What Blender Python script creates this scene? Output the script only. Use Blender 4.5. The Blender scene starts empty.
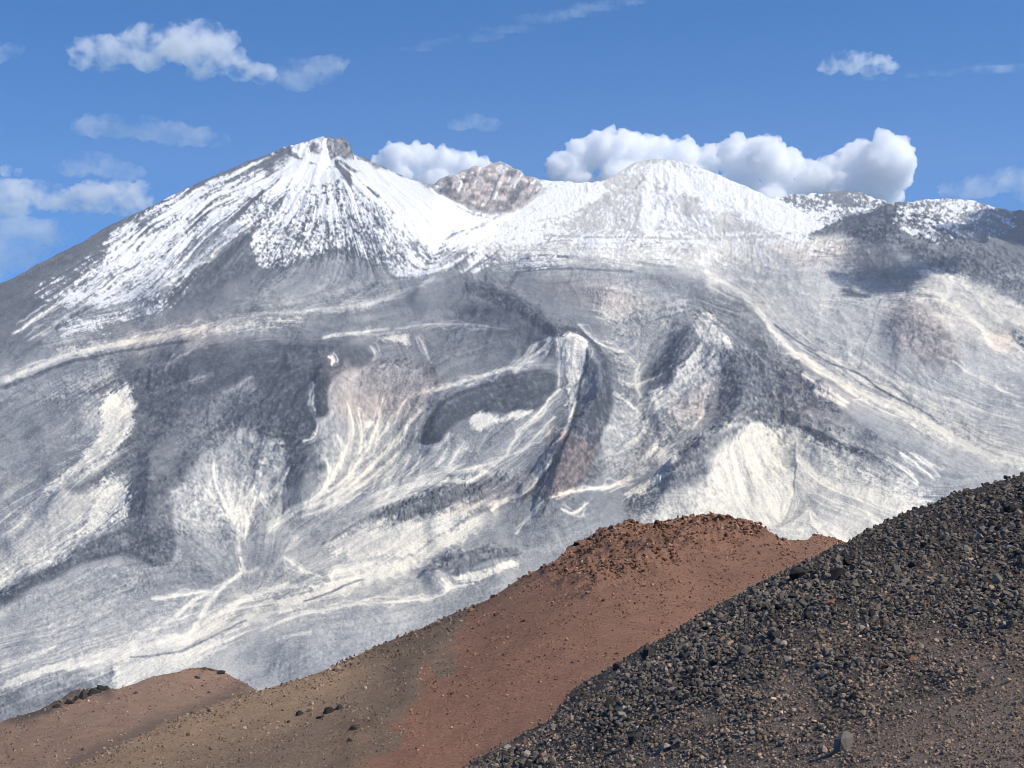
import bpy, bmesh, math, random
import numpy as np
from mathutils import Vector, Matrix, Euler

# ---------------------------------------------------------------- scene basics
SC = bpy.context.scene
COL = SC.collection
R = math.radians
rng = np.random.default_rng(7)
random.seed(7)
FOC, PX0, PY0, HORIZON = 1200.0, 512.0, 384.0, 300.0
PITCH = math.atan((PY0 - HORIZON) / FOC)
EYE = np.array([0.0, 0.0, 1.7])
FWD = np.array([0.0, math.cos(PITCH), -math.sin(PITCH)])
UPV = np.array([0.0, math.sin(PITCH), math.cos(PITCH)])
SUN_AZ, SUN_EL = R(112), R(47)
SUN_DIR = np.array([math.cos(SUN_EL) * math.sin(SUN_AZ), math.cos(SUN_EL) * math.cos(SUN_AZ), math.sin(SUN_EL)])

cam_d = bpy.data.cameras.new('camera')
cam_d.sensor_width = 36.0
cam_d.lens = FOC / 1024.0 * 36.0
cam_d.clip_start, cam_d.clip_end = 0.5, 120000.0
cam = bpy.data.objects.new('camera', cam_d)
COL.objects.link(cam)
cam.location = EYE
cam.rotation_euler = (math.pi / 2 - PITCH, 0, 0)
SC.camera = cam


def ray_point(px, py, depth):
    """World point seen at a photo position at a given depth."""
    a = (np.asarray(px) - PX0) / FOC
    b = (PY0 - np.asarray(py)) / FOC
    x = depth * a
    y = depth * (FWD[1] + b * UPV[1])
    z = depth * (FWD[2] + b * UPV[2])
    return np.stack([x + EYE[0], y + EYE[1], z + EYE[2]], -1)


def tag(o, label=None, cat=None, group=None, kind=None):
    if label: o['label'] = label
    if cat: o['category'] = cat
    if group: o['group'] = group
    if kind: o['kind'] = kind
    return o


# ---------------------------------------------------------------- 2D noise and drawing helpers
TAB = rng.random((512, 512)).astype(np.float32)


def vnoise(x, y, seed=0):
    x = x + seed * 37.17; y = y + seed * 91.71
    xi = np.floor(x).astype(np.int32); yi = np.floor(y).astype(np.int32)
    fx = (x - xi).astype(np.float32); fy = (y - yi).astype(np.float32)
    fx = fx * fx * fx * (fx * (fx * 6 - 15) + 10); fy = fy * fy * fy * (fy * (fy * 6 - 15) + 10)
    x0 = xi & 511; x1 = (xi + 1) & 511; y0 = yi & 511; y1 = (yi + 1) & 511
    a = TAB[y0, x0] * (1 - fx) + TAB[y0, x1] * fx
    b = TAB[y1, x0] * (1 - fx) + TAB[y1, x1] * fx
    return a * (1 - fy) + b * fy


def fbm(x, y, seed=0, octv=4, gain=0.5):
    s = 0; a = 1.0; n = 0
    for i in range(octv):
        s = s + a * vnoise(x * 2 ** i, y * 2 ** i, seed + i * 3.3); n += a; a *= gain
    return s / n


def ridged(x, y, seed=0, octv=4, gain=0.5):
    s = 0; a = 1.0; n = 0
    for i in range(octv):
        s = s + a * (1 - np.abs(2 * vnoise(x * 2 ** i, y * 2 ** i, seed + i * 5.1) - 1)); n += a; a *= gain
    return s / n


def sstep(a, b, x):
    t = np.clip((x - a) / (b - a), 0, 1)
    return t * t * (3 - 2 * t)


def pts(s):
    return np.array([[float(v) for v in p.split(',')] for p in s.split()])


def curve(p, n=6):
    """Catmull-Rom through the control points."""
    p = np.asarray(p, float)
    if len(p) < 3: 
        t = np.linspace(0, 1, 8)[:, None]
        return p[0] * (1 - t) + p[-1] * t
    q = np.vstack([2 * p[0] - p[1], p, 2 * p[-1] - p[-2]])
    out = []
    for i in range(1, len(q) - 2):
        for t in np.linspace(0, 1, n, endpoint=False):
            a, b, c, d = q[i - 1], q[i], q[i + 1], q[i + 2]
            out.append(0.5 * (2 * b + (c - a) * t + (2 * a - 5 * b + 4 * c - d) * t * t + (3 * b - a - 3 * c + d) * t ** 3))
    out.append(p[-1])
    return np.array(out)


GS = 0.68
GX0, GX1, GY0, GY1 = -180.0, 1204.0, 125.0, 765.0
GX, GY = np.meshgrid(np.arange(GX0, GX1, GS), np.arange(GY0, GY1, GS))
GX = GX.astype(np.float32); GY = GY.astype(np.float32)
GH, GW = GX.shape
# ragged copy of the plane coordinates, so that drawn outlines come out irregular
WX = ((fbm(GX / 22, GY / 16, 1, 5, 0.62) - 0.5) * 2).astype(np.float32)
WY = ((fbm(GX / 22, GY / 16, 9, 5, 0.62) - 0.5) * 2).astype(np.float32)


def window(p, m):
    i0 = max(0, int((p[:, 0].min() - m - GX0) / GS)); i1 = min(GW, int((p[:, 0].max() + m - GX0) / GS) + 2)
    j0 = max(0, int((p[:, 1].min() - m - GY0) / GS)); j1 = min(GH, int((p[:, 1].max() + m - GY0) / GS) + 2)
    return slice(j0, max(j1, j0 + 1)), slice(i0, max(i1, i0 + 1))


def seg_dist(x, y, p, closed=False):
    """Distance to a polyline, and where along it (0..1) the closest point is."""
    best = np.full(x.shape, 1e9, np.float32); along = np.zeros(x.shape, np.float32)
    side = np.zeros(x.shape, np.float32)
    q = np.vstack([p, p[:1]]) if closed else p
    n = len(q) - 1
    for i in range(n):
        ax, ay = q[i]; dx, dy = q[i + 1] - q[i]
        L = dx * dx + dy * dy + 1e-9
        t = np.clip(((x - ax) * dx + (y - ay) * dy) / L, 0, 1)
        ex = x - ax - t * dx; ey = y - ay - t * dy
        d = ex * ex + ey * ey
        m = d < best
        best = np.where(m, d, best); along = np.where(m, (i + t) / n, along)
        side = np.where(m, np.sign(dx * (y - ay) - dy * (x - ax)), side)
    return np.sqrt(best), along, side


def inside(x, y, p):
    r = np.zeros(x.shape, bool)
    j = len(p) - 1
    for i in range(len(p)):
        xi, yi = p[i]; xj, yj = p[j]
        if yi != yj:
            r ^= ((yi > y) != (yj > y)) & (x < (xj - xi) * (y - yi) / (yj - yi) + xi)
        j = i
    return r


def patch(p, rag=3.0, smooth=True):
    """Window and signed distance (positive inside) of a closed outline with a ragged edge."""
    if smooth: 
        q = np.vstack([p[-1:], p, p[:2]]); q = curve(q, 4)[4:-4]
    else: q = p
    w = window(q, 30)
    x = GX[w] + rag * WX[w]; y = GY[w] + rag * WY[w]
    d, _, _ = seg_dist(x, y, q, True)
    return w, np.where(inside(x, y, q), d, -d)


def stroke(p, w0, w1, rag=1.0):
    q = curve(p, 6)
    m = max(w0, w1) * 3 + 10
    w = window(q, m)
    d, t, s = seg_dist(GX[w] + rag * WX[w], GY[w] + rag * WY[w], q)
    return w, d, t, s, w0 + (w1 - w0) * t


def blur(a, r):
    """Cheap Gaussian-like blur: three box passes of radius r cells."""
    r = int(r)
    if r < 1: return a
    for _ in range(3):
        for ax in (0, 1):
            pad = [(0, 0), (0, 0)]; pad[ax] = (r + 1, r)
            c = np.cumsum(np.pad(a, pad, mode='edge'), axis=ax, dtype=np.float64)
            n = a.shape[ax]
            hi = [slice(None)] * 2; lo = [slice(None)] * 2
            hi[ax] = slice(2 * r + 1, 2 * r + 1 + n); lo[ax] = slice(0, n)
            a = ((c[tuple(hi)] - c[tuple(lo)]) / (2 * r + 1)).astype(np.float32)
    return a


def sample(a, px, py):
    fx = np.clip((px - GX0) / GS, 0, GW - 1.001); fy = np.clip((py - GY0) / GS, 0, GH - 1.001)
    xi = fx.astype(np.int32); yi = fy.astype(np.int32)
    fx = (fx - xi).astype(np.float32); fy = (fy - yi).astype(np.float32)
    return (a[yi, xi] * (1 - fx) + a[yi, xi + 1] * fx) * (1 - fy) + (a[yi + 1, xi] * (1 - fx) + a[yi + 1, xi + 1] * fx) * fy
# ---------------------------------------------------------------- what covers the volcano: ash, lava, sand, snow, and a little painted-in shade
# coarse map of how pale the ground is (0 dark lava .. 9 white sand), every 40 units
TONE_ROWS = '''
2 2 2 2 2 2 2 2 2 2 4 5 6 7 7 7 7 7 7 7 6 4 3 4 4 3
2 2 2 2 2 2 2 2 2 2.5 4 3.5 5 5 6 6 6 7 6 4.5 3.5 3 4 3.5 3 2.5
2 3 4 4 3 3 4 5 4 4 4 3 2.5 3.5 4 5 4 3 6 6.5 5 4.5 4 6 6.5 4
3 4.5 3.5 4 5 5 4.5 4 3.5 4.5 4 3 3 2 3 4 3.5 5.5 3 6 5 5 4.5 6.5 7 5
5 4 2.5 2 2 2 2 2 2.5 3.5 3 4 4 6 4 3 4.5 6 3 4 6 5 5 5.5 6 5.5
3 3 5 3 2.5 3 2 1.5 5.5 5.5 4 3.5 4 5 2.8 3.5 5 5 2.5 3 4 6.5 5.5 5.5 6 6
3.5 4 5.5 2.8 3.5 4 3.5 2 5 5.5 5 5 5 5 3 4 6.5 4.5 6.5 7 5 4 5 7 6.5 6.5
5 6 7 2.8 5 6.5 6 5 6 6.5 5.5 5 5 4 3.5 4.5 6 6.5 7.5 8 7.5 7 6 5 6 7
6 6.5 5 2.8 4.5 5 6 6.5 6 4 3 5.5 5 5 5 5.5 7 7.5 7.5 7 7 7 6.5 6 6 7
6 5.5 5.5 5 5 5 6.5 6.5 7 7.5 7 5 6 6 6 6 7 7 7 7 7 7 7 7 7 7
6.5 6.5 6 6 6 7 7 6.5 6.5 6 6 6 6 6 6 6 7 7 7 7 7 7 7 7 7 7
7 6.5 7 7.5 8.3 8 6 5.5 6 6 6 6 6 6 6 6 6 6 6 6 6 6 6 6 6 6
4.5 4.5 6 8 7 6 7 6 6 6 6 6 6 6 6 6 6 6 6 6 6 6 6 6 6 6'''
TG = np.array([[float(v) for v in r.split()] for r in TONE_ROWS.strip().split('\n')], np.float32)


def grid_lookup(g, x, y):
    fx = np.clip((x - 20) / 40, 0, g.shape[1] - 1.001); fy = np.clip((y - 220) / 40, 0, g.shape[0] - 1.001)
    xi = fx.astype(int); yi = fy.astype(int); fx = fx - xi; fy = fy - yi
    fx = fx * fx * (3 - 2 * fx); fy = fy * fy * (3 - 2 * fy)
    return (g[yi, xi] * (1 - fx) + g[yi, xi + 1] * fx) * (1 - fy) + (g[yi + 1, xi] * (1 - fx) + g[yi + 1, xi + 1] * fx) * fy


T = (grid_lookup(TG, GX + 16 * WX, GY + 12 * WY) / 9.0).astype(np.float32)
T = blur(T, 4)
T = T * (1 - 0.10 * sstep(240, 300, GY)) - 0.05 * sstep(560, 600, GY)

# directions in which water, wind and scree have dragged the material
FLOW = [pts(s) for s in '''
0,284 60,250 130,215 210,175|0,340 60,300 130,250 200,200 270,160|60,320 110,290 170,240 230,195 290,160
150,300 200,265 250,220 300,165|200,300 235,260 270,215 310,165|255,260 285,225 305,190 318,160|290,262 310,220 322,165
330,265 330,215 328,165|380,255 365,215 345,165|430,255 400,215 360,165|480,225 440,205 400,180|440,255 480,230 520,215
480,165 475,190 470,208|510,168 505,190 497,210|545,182 525,200
575,232 610,200 645,165|620,235 635,200 652,165|660,235 660,200 658,165|720,236 695,200 668,165|800,232 740,200 690,168|840,228 800,212
560,240 640,242 760,242|480,240 560,235|500,262 600,262 700,266|440,275 470,260 490,245|560,288 640,285 700,300
0,385 60,358 120,345 190,330 250,318 320,310|0,335 70,318 150,310|200,345 300,342 380,335 440,325|300,325 400,315 470,310
0,440 60,410 120,370 170,350|0,470 60,440 110,400|0,505 60,475 110,440 128,400|40,500 90,468 130,430|0,590 50,563 100,530 140,500 190,450 230,410
140,420 180,408 230,395|140,460 190,440 240,400 260,380|150,500 190,470 240,430|250,420 280,390 320,370|330,430 300,440 260,435
212,455 215,480 225,505 238,530 240,558|236,470 236,500 240,540|262,475 250,505 242,540|180,520 200,540 235,560
348,400 353,430 350,445 335,475 322,492|381,400 378,425 370,442 358,462 342,482 318,497|408,395 390,420 375,440 358,465 340,485
430,405 400,440 370,470 340,492 300,508|512,455 480,465 430,480 400,488 370,505 330,525|330,440 330,470 320,490
420,440 440,408 470,390 510,378 550,368|480,440 470,465 450,480|520,430 500,455 480,468|560,440 530,475 490,500 440,520 400,545
0,610 60,580 120,560 170,550|0,640 60,620 130,600 200,590|0,665 60,655 120,645|0,690 60,668 120,652 200,632 250,612 320,593 400,566 450,540 490,515
240,640 300,615 380,605 450,590|260,670 330,650 420,625|120,690 170,668 230,650|460,560 510,550|560,520 620,500 660,478
470,282 500,290 530,305 550,325 575,340 592,360|596,380 580,415 560,450 540,485 515,505|600,345 620,365 640,370|560,420 540,430
615,300 640,330 638,365|650,360 640,385 650,410|600,400 625,420 645,410|630,420 650,405 680,390 710,370|700,315 712,340 695,370 665,400
690,440 710,420 740,400|610,470 640,450 655,410|580,500 620,490 660,470|720,380 760,395 800,405|690,450 720,430 745,410
560,330 620,345 660,330 690,310|640,300 700,295 740,310
700,272 740,292 770,322 792,352 832,376 872,396 912,412 942,432 972,450 1000,461 1030,466|760,330 800,362 840,385 900,415
770,300 800,340 840,365 880,385 930,415 990,445|850,350 900,380 960,405 1024,430|900,340 960,370 1024,395|780,400 840,420 900,450 960,480
870,330 900,345 920,370|930,280 975,296 1024,320|820,290 870,285 930,280|780,275 850,270 900,262|830,235 870,215 910,203
900,225 950,245 1000,270 1024,285|950,205 990,225 1024,240|960,310 1000,330 1024,345
800,430 840,448 885,466|770,450 800,480 860,520 900,545|740,440 745,480 760,520|720,470 735,500 770,530|790,460 800,490 790,520
890,460 910,475 922,485|900,500 950,490 1000,478|640,500 690,500 740,510|660,520 720,525 800,530'''.replace('\n', '|').split('|') if s.strip()]


def flow_field():
    P, D = [], []
    for p in FLOW:
        c = curve(p, 5); m = (c[1:] + c[:-1]) / 2; d = c[1:] - c[:-1]
        a = np.arctan2(d[:, 1], d[:, 0])
        P.append(m); D.append(np.stack([np.cos(2 * a), np.sin(2 * a)], 1))
    P = np.vstack(P); D = np.vstack(D)
    sx, sy = GX[::8, ::8].ravel(), GY[::8, ::8].ravel()
    c2 = np.zeros(sx.shape); s2 = np.zeros(sx.shape)
    for i in range(0, len(P), 100):
        d2 = (sx[:, None] - P[None, i:i + 100, 0]) ** 2 + (sy[:, None] - P[None, i:i + 100, 1]) ** 2
        w = 1 / (d2 + 60) ** 1.5
        c2 += w @ D[i:i + 100, 0]; s2 += w @ D[i:i + 100, 1]
    sh = GX[::8, ::8].shape
    n = np.hypot(c2, s2) + 1e-12
    def up(v):
        v = (v / n).reshape(sh).astype(np.float32)
        fx = np.clip(np.arange(GW) / 8, 0, sh[1] - 1.001); fy = np.clip(np.arange(GH) / 8, 0, sh[0] - 1.001)
        xi = fx.astype(int); yi = fy.astype(int); fx = (fx - xi)[None]; fy = (fy - yi)[:, None]
        return ((v[yi][:, xi] * (1 - fx) + v[yi][:, xi + 1] * fx) * (1 - fy) + (v[yi + 1][:, xi] * (1 - fx) + v[yi + 1][:, xi + 1] * fx) * fy).astype(np.float32)
    ang = np.arctan2(up(s2), up(c2)) / 2
    ang = ang + (fbm(GX / 30, GY / 30, 21, 3) - 0.5) * 0.7
    return np.cos(ang).astype(np.float32), np.sin(ang).astype(np.float32)


VX, VY = flow_field()


def lic(noise, steps, ds=1.4):
    """Noise smeared along the flow directions: streaks."""
    acc = noise.copy(); jj, ii = np.mgrid[0:GH, 0:GW].astype(np.float32)
    for sgn in (1, -1):
        x, y = ii.copy(), jj.copy(); ux, uy = VX * sgn, VY * sgn
        for k in range(steps):
            x = np.clip(x + ux * ds, 0, GW - 1.01); y = np.clip(y + uy * ds, 0, GH - 1.01)
            xi = (x + 0.5).astype(np.int32); yi = (y + 0.5).astype(np.int32)
            np.clip(xi, 0, GW - 1, out=xi); np.clip(yi, 0, GH - 1, out=yi)
            nx, ny = VX[yi, xi], VY[yi, xi]
            s = np.sign(nx * ux + ny * uy); s[s == 0] = 1
            ux, uy = nx * s, ny * s
            acc += noise[yi, xi]
    acc -= acc.mean(); acc /= acc.std()
    return acc.astype(np.float32)


white = rng.standard_normal((GH, GW)).astype(np.float32)
LIC_FINE = lic(blur(white, 1), 9)
LIC_MED = lic(blur(rng.standard_normal((GH, GW)).astype(np.float32), 2), 20)
LIC_WIDE = lic(blur(rng.standard_normal((GH, GW)).astype(np.float32), 5), 34, 1.8)
LIC_LONG = lic(blur(rng.standard_normal((GH, GW)).astype(np.float32), 1), 30)
def sparse(density, r, steps, ds):
    g = (rng.random((GH, GW)) < density).astype(np.float32) * rng.uniform(0.3, 1.0, (GH, GW)).astype(np.float32)
    g = lic(blur(g, r) if r else (g + np.roll(g, 1, 0) + np.roll(g, 1, 1)), steps, ds)
    return np.clip(g - np.median(g), -0.6, 4.0)


RILL = sparse(0.0012, 0, 34, 1.2)       # single thin washes, far apart
RILL_DARK = sparse(0.0011, 0, 26, 1.2)
RILL_WIDE = sparse(0.0006, 1, 46, 1.4)
LIC_CRISP = lic(rng.standard_normal((GH, GW)).astype(np.float32), 14)
_g = rng.standard_normal((GH, GW)).astype(np.float32)
SPK = 1.0 * _g / _g.std() + 0.45 * blur(_g, 1) / blur(_g, 1).std(); SPK = 0.25 * (SPK + np.roll(SPK, 1, 0) + np.roll(SPK, 1, 1) + np.roll(SPK, (1, 1), (0, 1))); SPK /= SPK.std()       # speckle of boulders
CLUMP = (fbm(GX / 9, GY / 6, 31, 4, 0.6) - 0.5) * 5

VARY = fbm(GX / 45, GY / 32, 57, 2).astype(np.float32)
EDGE = (0.6 * np.clip(SPK, -2, 2) + 0.4 * np.clip(CLUMP, -1.5, 1.5) + 0.8 * LIC_CRISP + 0.4 * LIC_FINE).astype(np.float32)
HGT = np.zeros((GH, GW), np.float32)      # relief in metres
ROCK = np.zeros((GH, GW), np.float32)     # how broken into boulders
BRN = np.zeros((GH, GW), np.float32)      # rusty and purple ground
WARM = np.zeros((GH, GW), np.float32)     # cream rather than white

# outlines: paleness(0-9) | edge softness | raggedness | relief m | boulders | opacity : outline; dark tones near the right hill paint in cloud shade, the thin crest its shaded side
PATCH = '''
6.7|22|8|0|.1|.75: 800,262 860,290 960,290 1050,330 1050,470 960,440 880,400 820,360 770,310
6.9|12|6|0|.1|.7: 700,238 780,240 850,240 850,262 790,272 720,266
3.9|2|2|6|1|.9: 324,150 328,140 340,136 349,142 354,157 340,159 331,159
3.2|2|1|0|.3|.9: 772,196 800,189 860,187 906,205 870,208 842,216 820,220 800,211 785,203
5.0|8|5|0|.2|.75: 255,376 259,392 237,406 217,421 202,446 186,457 180,446 205,415 225,395 240,380
4.2|14|6|0|.1|.6: -20,395 60,375 100,365 80,400 60,440 20,470 -20,490
5.6|8|5|0|.3|.7: 60,396 70,378 95,366 115,364 108,380 85,395
6.0|16|6|0|.2|.7: -20,545 40,500 90,462 105,440 112,470 90,500 40,540 -20,575
6.8|14|5|0|.3|.8: -20,580 40,545 80,520 95,495 110,500 112,520 70,552 20,585 -20,600
6.4|14|6|0|.4|.7: 60,482 90,440 92,415 110,400 125,400 128,430 110,455 80,480
6.0|4|5|14|.9|.8: 190,472 204,448 230,429 258,429 283,447 292,472 282,494 256,512 241,532 222,518 196,506 176,496
4.6|9|4|6|.1|.85: 214,458 232,440 256,440 276,456 276,474 250,480 226,476
6.2|5|6|6|.8|.8: 160,512 176,488 200,494 222,512 236,540 205,535 180,530
4.7|5|3|10|.05|.85: 165,545 190,530 215,532 238,556 240,578 215,590 190,596 165,592 145,580
6.2|20|6|0|.1|.7: -20,600 40,598 100,590 160,600 165,640 100,650 40,655 -20,665
5.3|4|4|0|.4|.85: 326,378 345,366 385,364 420,372 432,390 425,410 400,430 372,452 350,480 325,490 318,470 322,430 318,400
5.3|12|5|0|.1|.7: 350,480 400,440 450,440 505,430 530,410 520,450 480,480 420,495 370,505
5.5|12|5|0|.1|.7: 280,600 330,600 400,596 450,590 440,610 400,640 330,660 290,640
5.6|10|6|0|.3|.75: 600,290 625,276 660,275 684,290 676,312 640,318 610,308
5.4|10|6|0|.3|.7: 615,330 640,310 668,318 672,345 650,380 632,385 615,360
6.7|7|7|0|.9|.75: 640,404 660,380 690,358 722,352 716,385 700,415 680,430 655,425 640,420
5.8|12|6|0|.6|.7: 600,400 640,400 668,430 650,470 610,470 590,440
4.6|14|6|0|.1|.8: 812,400 850,402 890,425 930,450 985,470 1000,490 940,495 900,480 870,450 830,425
4.0|10|5|0|.2|.7: 850,435 880,430 915,452 925,470 890,470 862,452
6.8|16|6|0|.1|.7: 850,360 900,385 1040,410 1040,450 980,440 900,400
8.2|12|6|0|.3|.9: 690,520 712,440 740,418 775,425 790,436 830,455 880,470 920,495 945,525 930,560 860,570 760,560 700,550
7.0|12|6|0|.2|.75: 745,318 752,292 790,288 826,300 815,320 780,330
7.8|10|6|0|.1|.8: 920,290 930,274 980,286 1040,312 1040,352 1000,335 960,312
7.9|7|4|0|.1|.85: 490,236 560,240 640,243 720,240 815,232 845,240 820,252 760,262 700,264 600,262 520,260 470,252
4.6|8|5|0|.2|.75: 40,332 100,292 150,262 200,225 240,222 225,250 190,276 150,300 110,315 60,345
5.2|8|5|0|.1|.6: 255,300 300,262 340,256 400,268 440,262 430,280 360,292 300,305
1.6|2.5|3|45|.5|.9: -10,592 40,570 70,551 95,539 125,529 142,522 165,520 176,545 169,565 150,565 125,556 100,560 85,563 60,576 30,591 -10,610
1.8|3|3|14|.2|.85: 150,301 180,278 212,256 236,234 256,226 275,240 262,262 230,285 195,300 165,308
2.2|4|5|10|.3|.8: 128,500 135,478 150,464 165,474 180,462 186,478 168,490 172,515 168,530 140,526 128,516
1.8|4|5|30|.4|.8: 131,388 141,400 136,430 122,455 97,474 70,488 86,491 112,480 150,452 182,426 205,402 196,385 170,374 150,370
1.3|5|5|35|.1|.8: 165,360 200,345 250,340 330,341 368,345 372,362 345,370 330,380 312,388 300,400 250,382 220,388 190,388 170,376
2.2|5|6|20|.5|.7: 185,410 215,395 250,390 265,415 285,430 270,440 240,425 225,445 205,450 190,470 175,462 180,440
0.6|1.5|2|30|.8|.95: 325,374 331,380 327,390 329,410 320,416 314,402 316,384
1.6|3|4|20|.5|.85: 254,415 275,402 310,412 317,430 312,438 290,440 272,432
2.0|3|4|12|.5|.85: 286,442 320,460 323,470 300,472 290,486 280,482 287,462
1.3|1.6|1.6|34|.2|.95: 419,442 424,424 435,409 450,396 470,387 490,380 512,373 540,369 556,374 556,386 550,400 535,410 512,412 485,413 462,420 449,428 440,441 430,445
1.4|2|2.5|30|.6|.95: 470,281 500,289 530,303 548,320 560,332 548,334 530,322 505,308 480,297 466,290
1.2|2.5|2.5|40|.9|.95: 555,328 578,334 592,343 601,360 601,385 594,400 584,420 572,432 562,450 554,468 570,470 590,455 604,430 612,405 612,380 606,358 596,340 575,328
2.4|4|4|20|.8|.85: 555,440 575,432 596,440 600,470 585,490 565,500 535,498 520,500 540,482 550,462
2.2|3|4|22|.5|.8: 672,318 688,322 700,342 692,362 668,384 650,390 640,380 655,362 668,342
2.4|3|6|18|1|.8: 716,385 730,356 760,350 800,372 832,396 838,412 806,408 790,420 770,426 745,416 720,408
2.2|4|5|20|1|.75: 742,424 722,432 700,440 686,446 676,458 664,470 672,484 695,482 708,470 712,455 730,440
2.6|3|5|12|1|.6: 668,472 655,480 640,490 622,500 630,512 650,505 668,492 682,484
0.8|1.5|1.5|14|.7|.95: 795,426 815,429 842,443 868,451 886,466 878,463 858,456 832,450 812,436
2.3|2|2|20|.4|.9: 806,233 830,222 870,211 897,202 884,216 852,226 830,235
1.6|3|6|20|1|.7: 850,225 880,222 905,235 930,250 945,262 930,262 905,248 880,238 855,236
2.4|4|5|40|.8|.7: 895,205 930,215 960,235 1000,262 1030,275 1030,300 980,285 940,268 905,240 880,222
1.0|1.5|1|18|.2|.9: 838,293 848,285 857,293 870,297 845,297
2.2|6|5|0|.2|.7: 835,268 870,258 905,268 935,280 900,284 860,282 840,278
4.3|4|5|40|.5|.8: 880,330 892,305 915,302 935,312 955,345 960,372 935,365 910,355 890,345
1.3|2|2|30|.5|.9: 1010,330 1022,327 1040,340 1040,360 1020,345
2.0|3|6|18|.5|.85: 375,514 400,501 440,487 490,477 504,481 472,500 442,512 412,519 385,523
2.4|2|3|25|1|.85: 421,573 432,563 460,552 500,546 520,552 512,558 490,560 470,568 455,577 440,570
3.2|3|4|0|.3|.8: -10,697 40,682 80,671 100,679 107,692 80,698 60,701 -10,716
2.6|6|4|0|.3|.6: 640,271 690,279 740,299 775,332 803,364 815,378 800,372 760,350 720,320 690,298 650,282
3.4|2|3|10|.3|.7: 205,640 235,628 252,617 240,628 215,638 190,648 160,660 185,647
4.4|2|2|8|.2|.9: 272,600 285,585 310,570 330,575 325,590 295,606 275,620
4.4|3|3|8|.1|.8: 145,575 180,560 215,545 240,575 215,585 180,595 155,595 148,585
4.6|2|2|8|.1|.9: 210,540 225,528 240,560 225,565
4.8|2|2|8|.1|.8: 280,560 295,565 310,578 300,590 275,580
4.6|4|4|8|.2|.6: 262,668 320,642 400,625 470,602 460,612 400,640 330,662 280,690
4.2|1.5|2|0|.6|.7: 98,676 108,668 118,668 120,678 110,684 100,682
8.6|2.5|4|-4|.5|.95: 101,404 119,388 127,383 131,394 134,415 131,430 118,447 104,455 85,468 65,480 48,493 45,489 70,467 94,446 103,424
8.4|5|5|0|.6|.9: 95,492 110,477 122,483 127,500 126,515 110,518 95,530 70,548 40,565 -5,590 -5,578 40,555 80,530 92,508
8.2|2|2|0|.1|.9: 380,340 392,333 406,334 410,344 400,343
8.5|2|2|0|.1|.95: 470,418 483,413 500,419 490,428 476,430
8.3|2|2|0|.1|.9: 500,421 515,412 532,409 520,418
8.2|2.5|3|0|.8|.9: 556,338 577,334 588,342 587,358 581,380 575,400 566,406 567,380 565,356
8.2|3|6|0|.7|.85: 700,314 714,318 730,344 724,350 708,345 700,360 690,376 674,386 688,360 702,340 694,324
8.2|4|5|0|.3|.9: 648,456 664,441 678,449 675,460 660,466
8.8|2|3|0|.2|.95: 627,494 645,482 666,472 660,481 642,492
8.0|4|5|0|.7|.8: 770,446 784,428 798,427 812,437 832,451 858,458 840,470 800,462 780,470
5.2|6|5|0|.3|.65: 826,446 845,446 872,456 886,468 860,465 838,459
5.8|7|5|0|.1|.7: 790,500 830,495 870,505 900,520 850,520 810,515
8.2|8|6|0|.5|.7: 640,520 650,505 690,500 720,510 700,535
8.4|3|3|0|.1|.9: 115,692 121,664 180,651 222,638 205,660 172,672 150,685 130,694
7.8|5|5|0|.2|.85: 328,546 360,526 400,521 440,515 478,500 458,524 430,546 390,560 350,562
8.2|2|3|0|.4|.9: 455,578 480,570 512,560 520,566 500,570 470,582
7.8|5|4|0|.2|.7: 60,350 100,345 150,337 190,328 240,322 300,318 250,328 190,336 150,343 100,352
7.6|5|4|0|.2|.8: 925,272 960,280 1000,298 1040,315 1040,345 1000,325 960,305 935,290
7.2|6|5|0|.2|.6: 600,300 625,290 640,305 625,320 605,315
6.6|10|5|0|.1|.6: 690,262 760,255 830,262 840,300 800,320 750,300 705,280
7.4|3|3|0|.1|.7: 340,308 360,300 390,300 370,308'''


def soft_inside(sd, soft, w):
    """Edges are crisp in places, fading in others, and break up into stones."""
    s = soft * (0.45 + 2.6 * VARY[w] ** 2)
    return sstep(-s, s, sd + soft * (0.45 * EDGE[w]))


def put(w, a, val):
    T[w] = T[w] * (1 - a) + val * a


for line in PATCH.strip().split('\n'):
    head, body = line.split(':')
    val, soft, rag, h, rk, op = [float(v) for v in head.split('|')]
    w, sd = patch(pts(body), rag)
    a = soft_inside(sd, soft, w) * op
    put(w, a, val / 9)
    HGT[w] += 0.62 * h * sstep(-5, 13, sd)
    ROCK[w] = np.maximum(ROCK[w], rk * sstep(-7, 3, sd))

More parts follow.
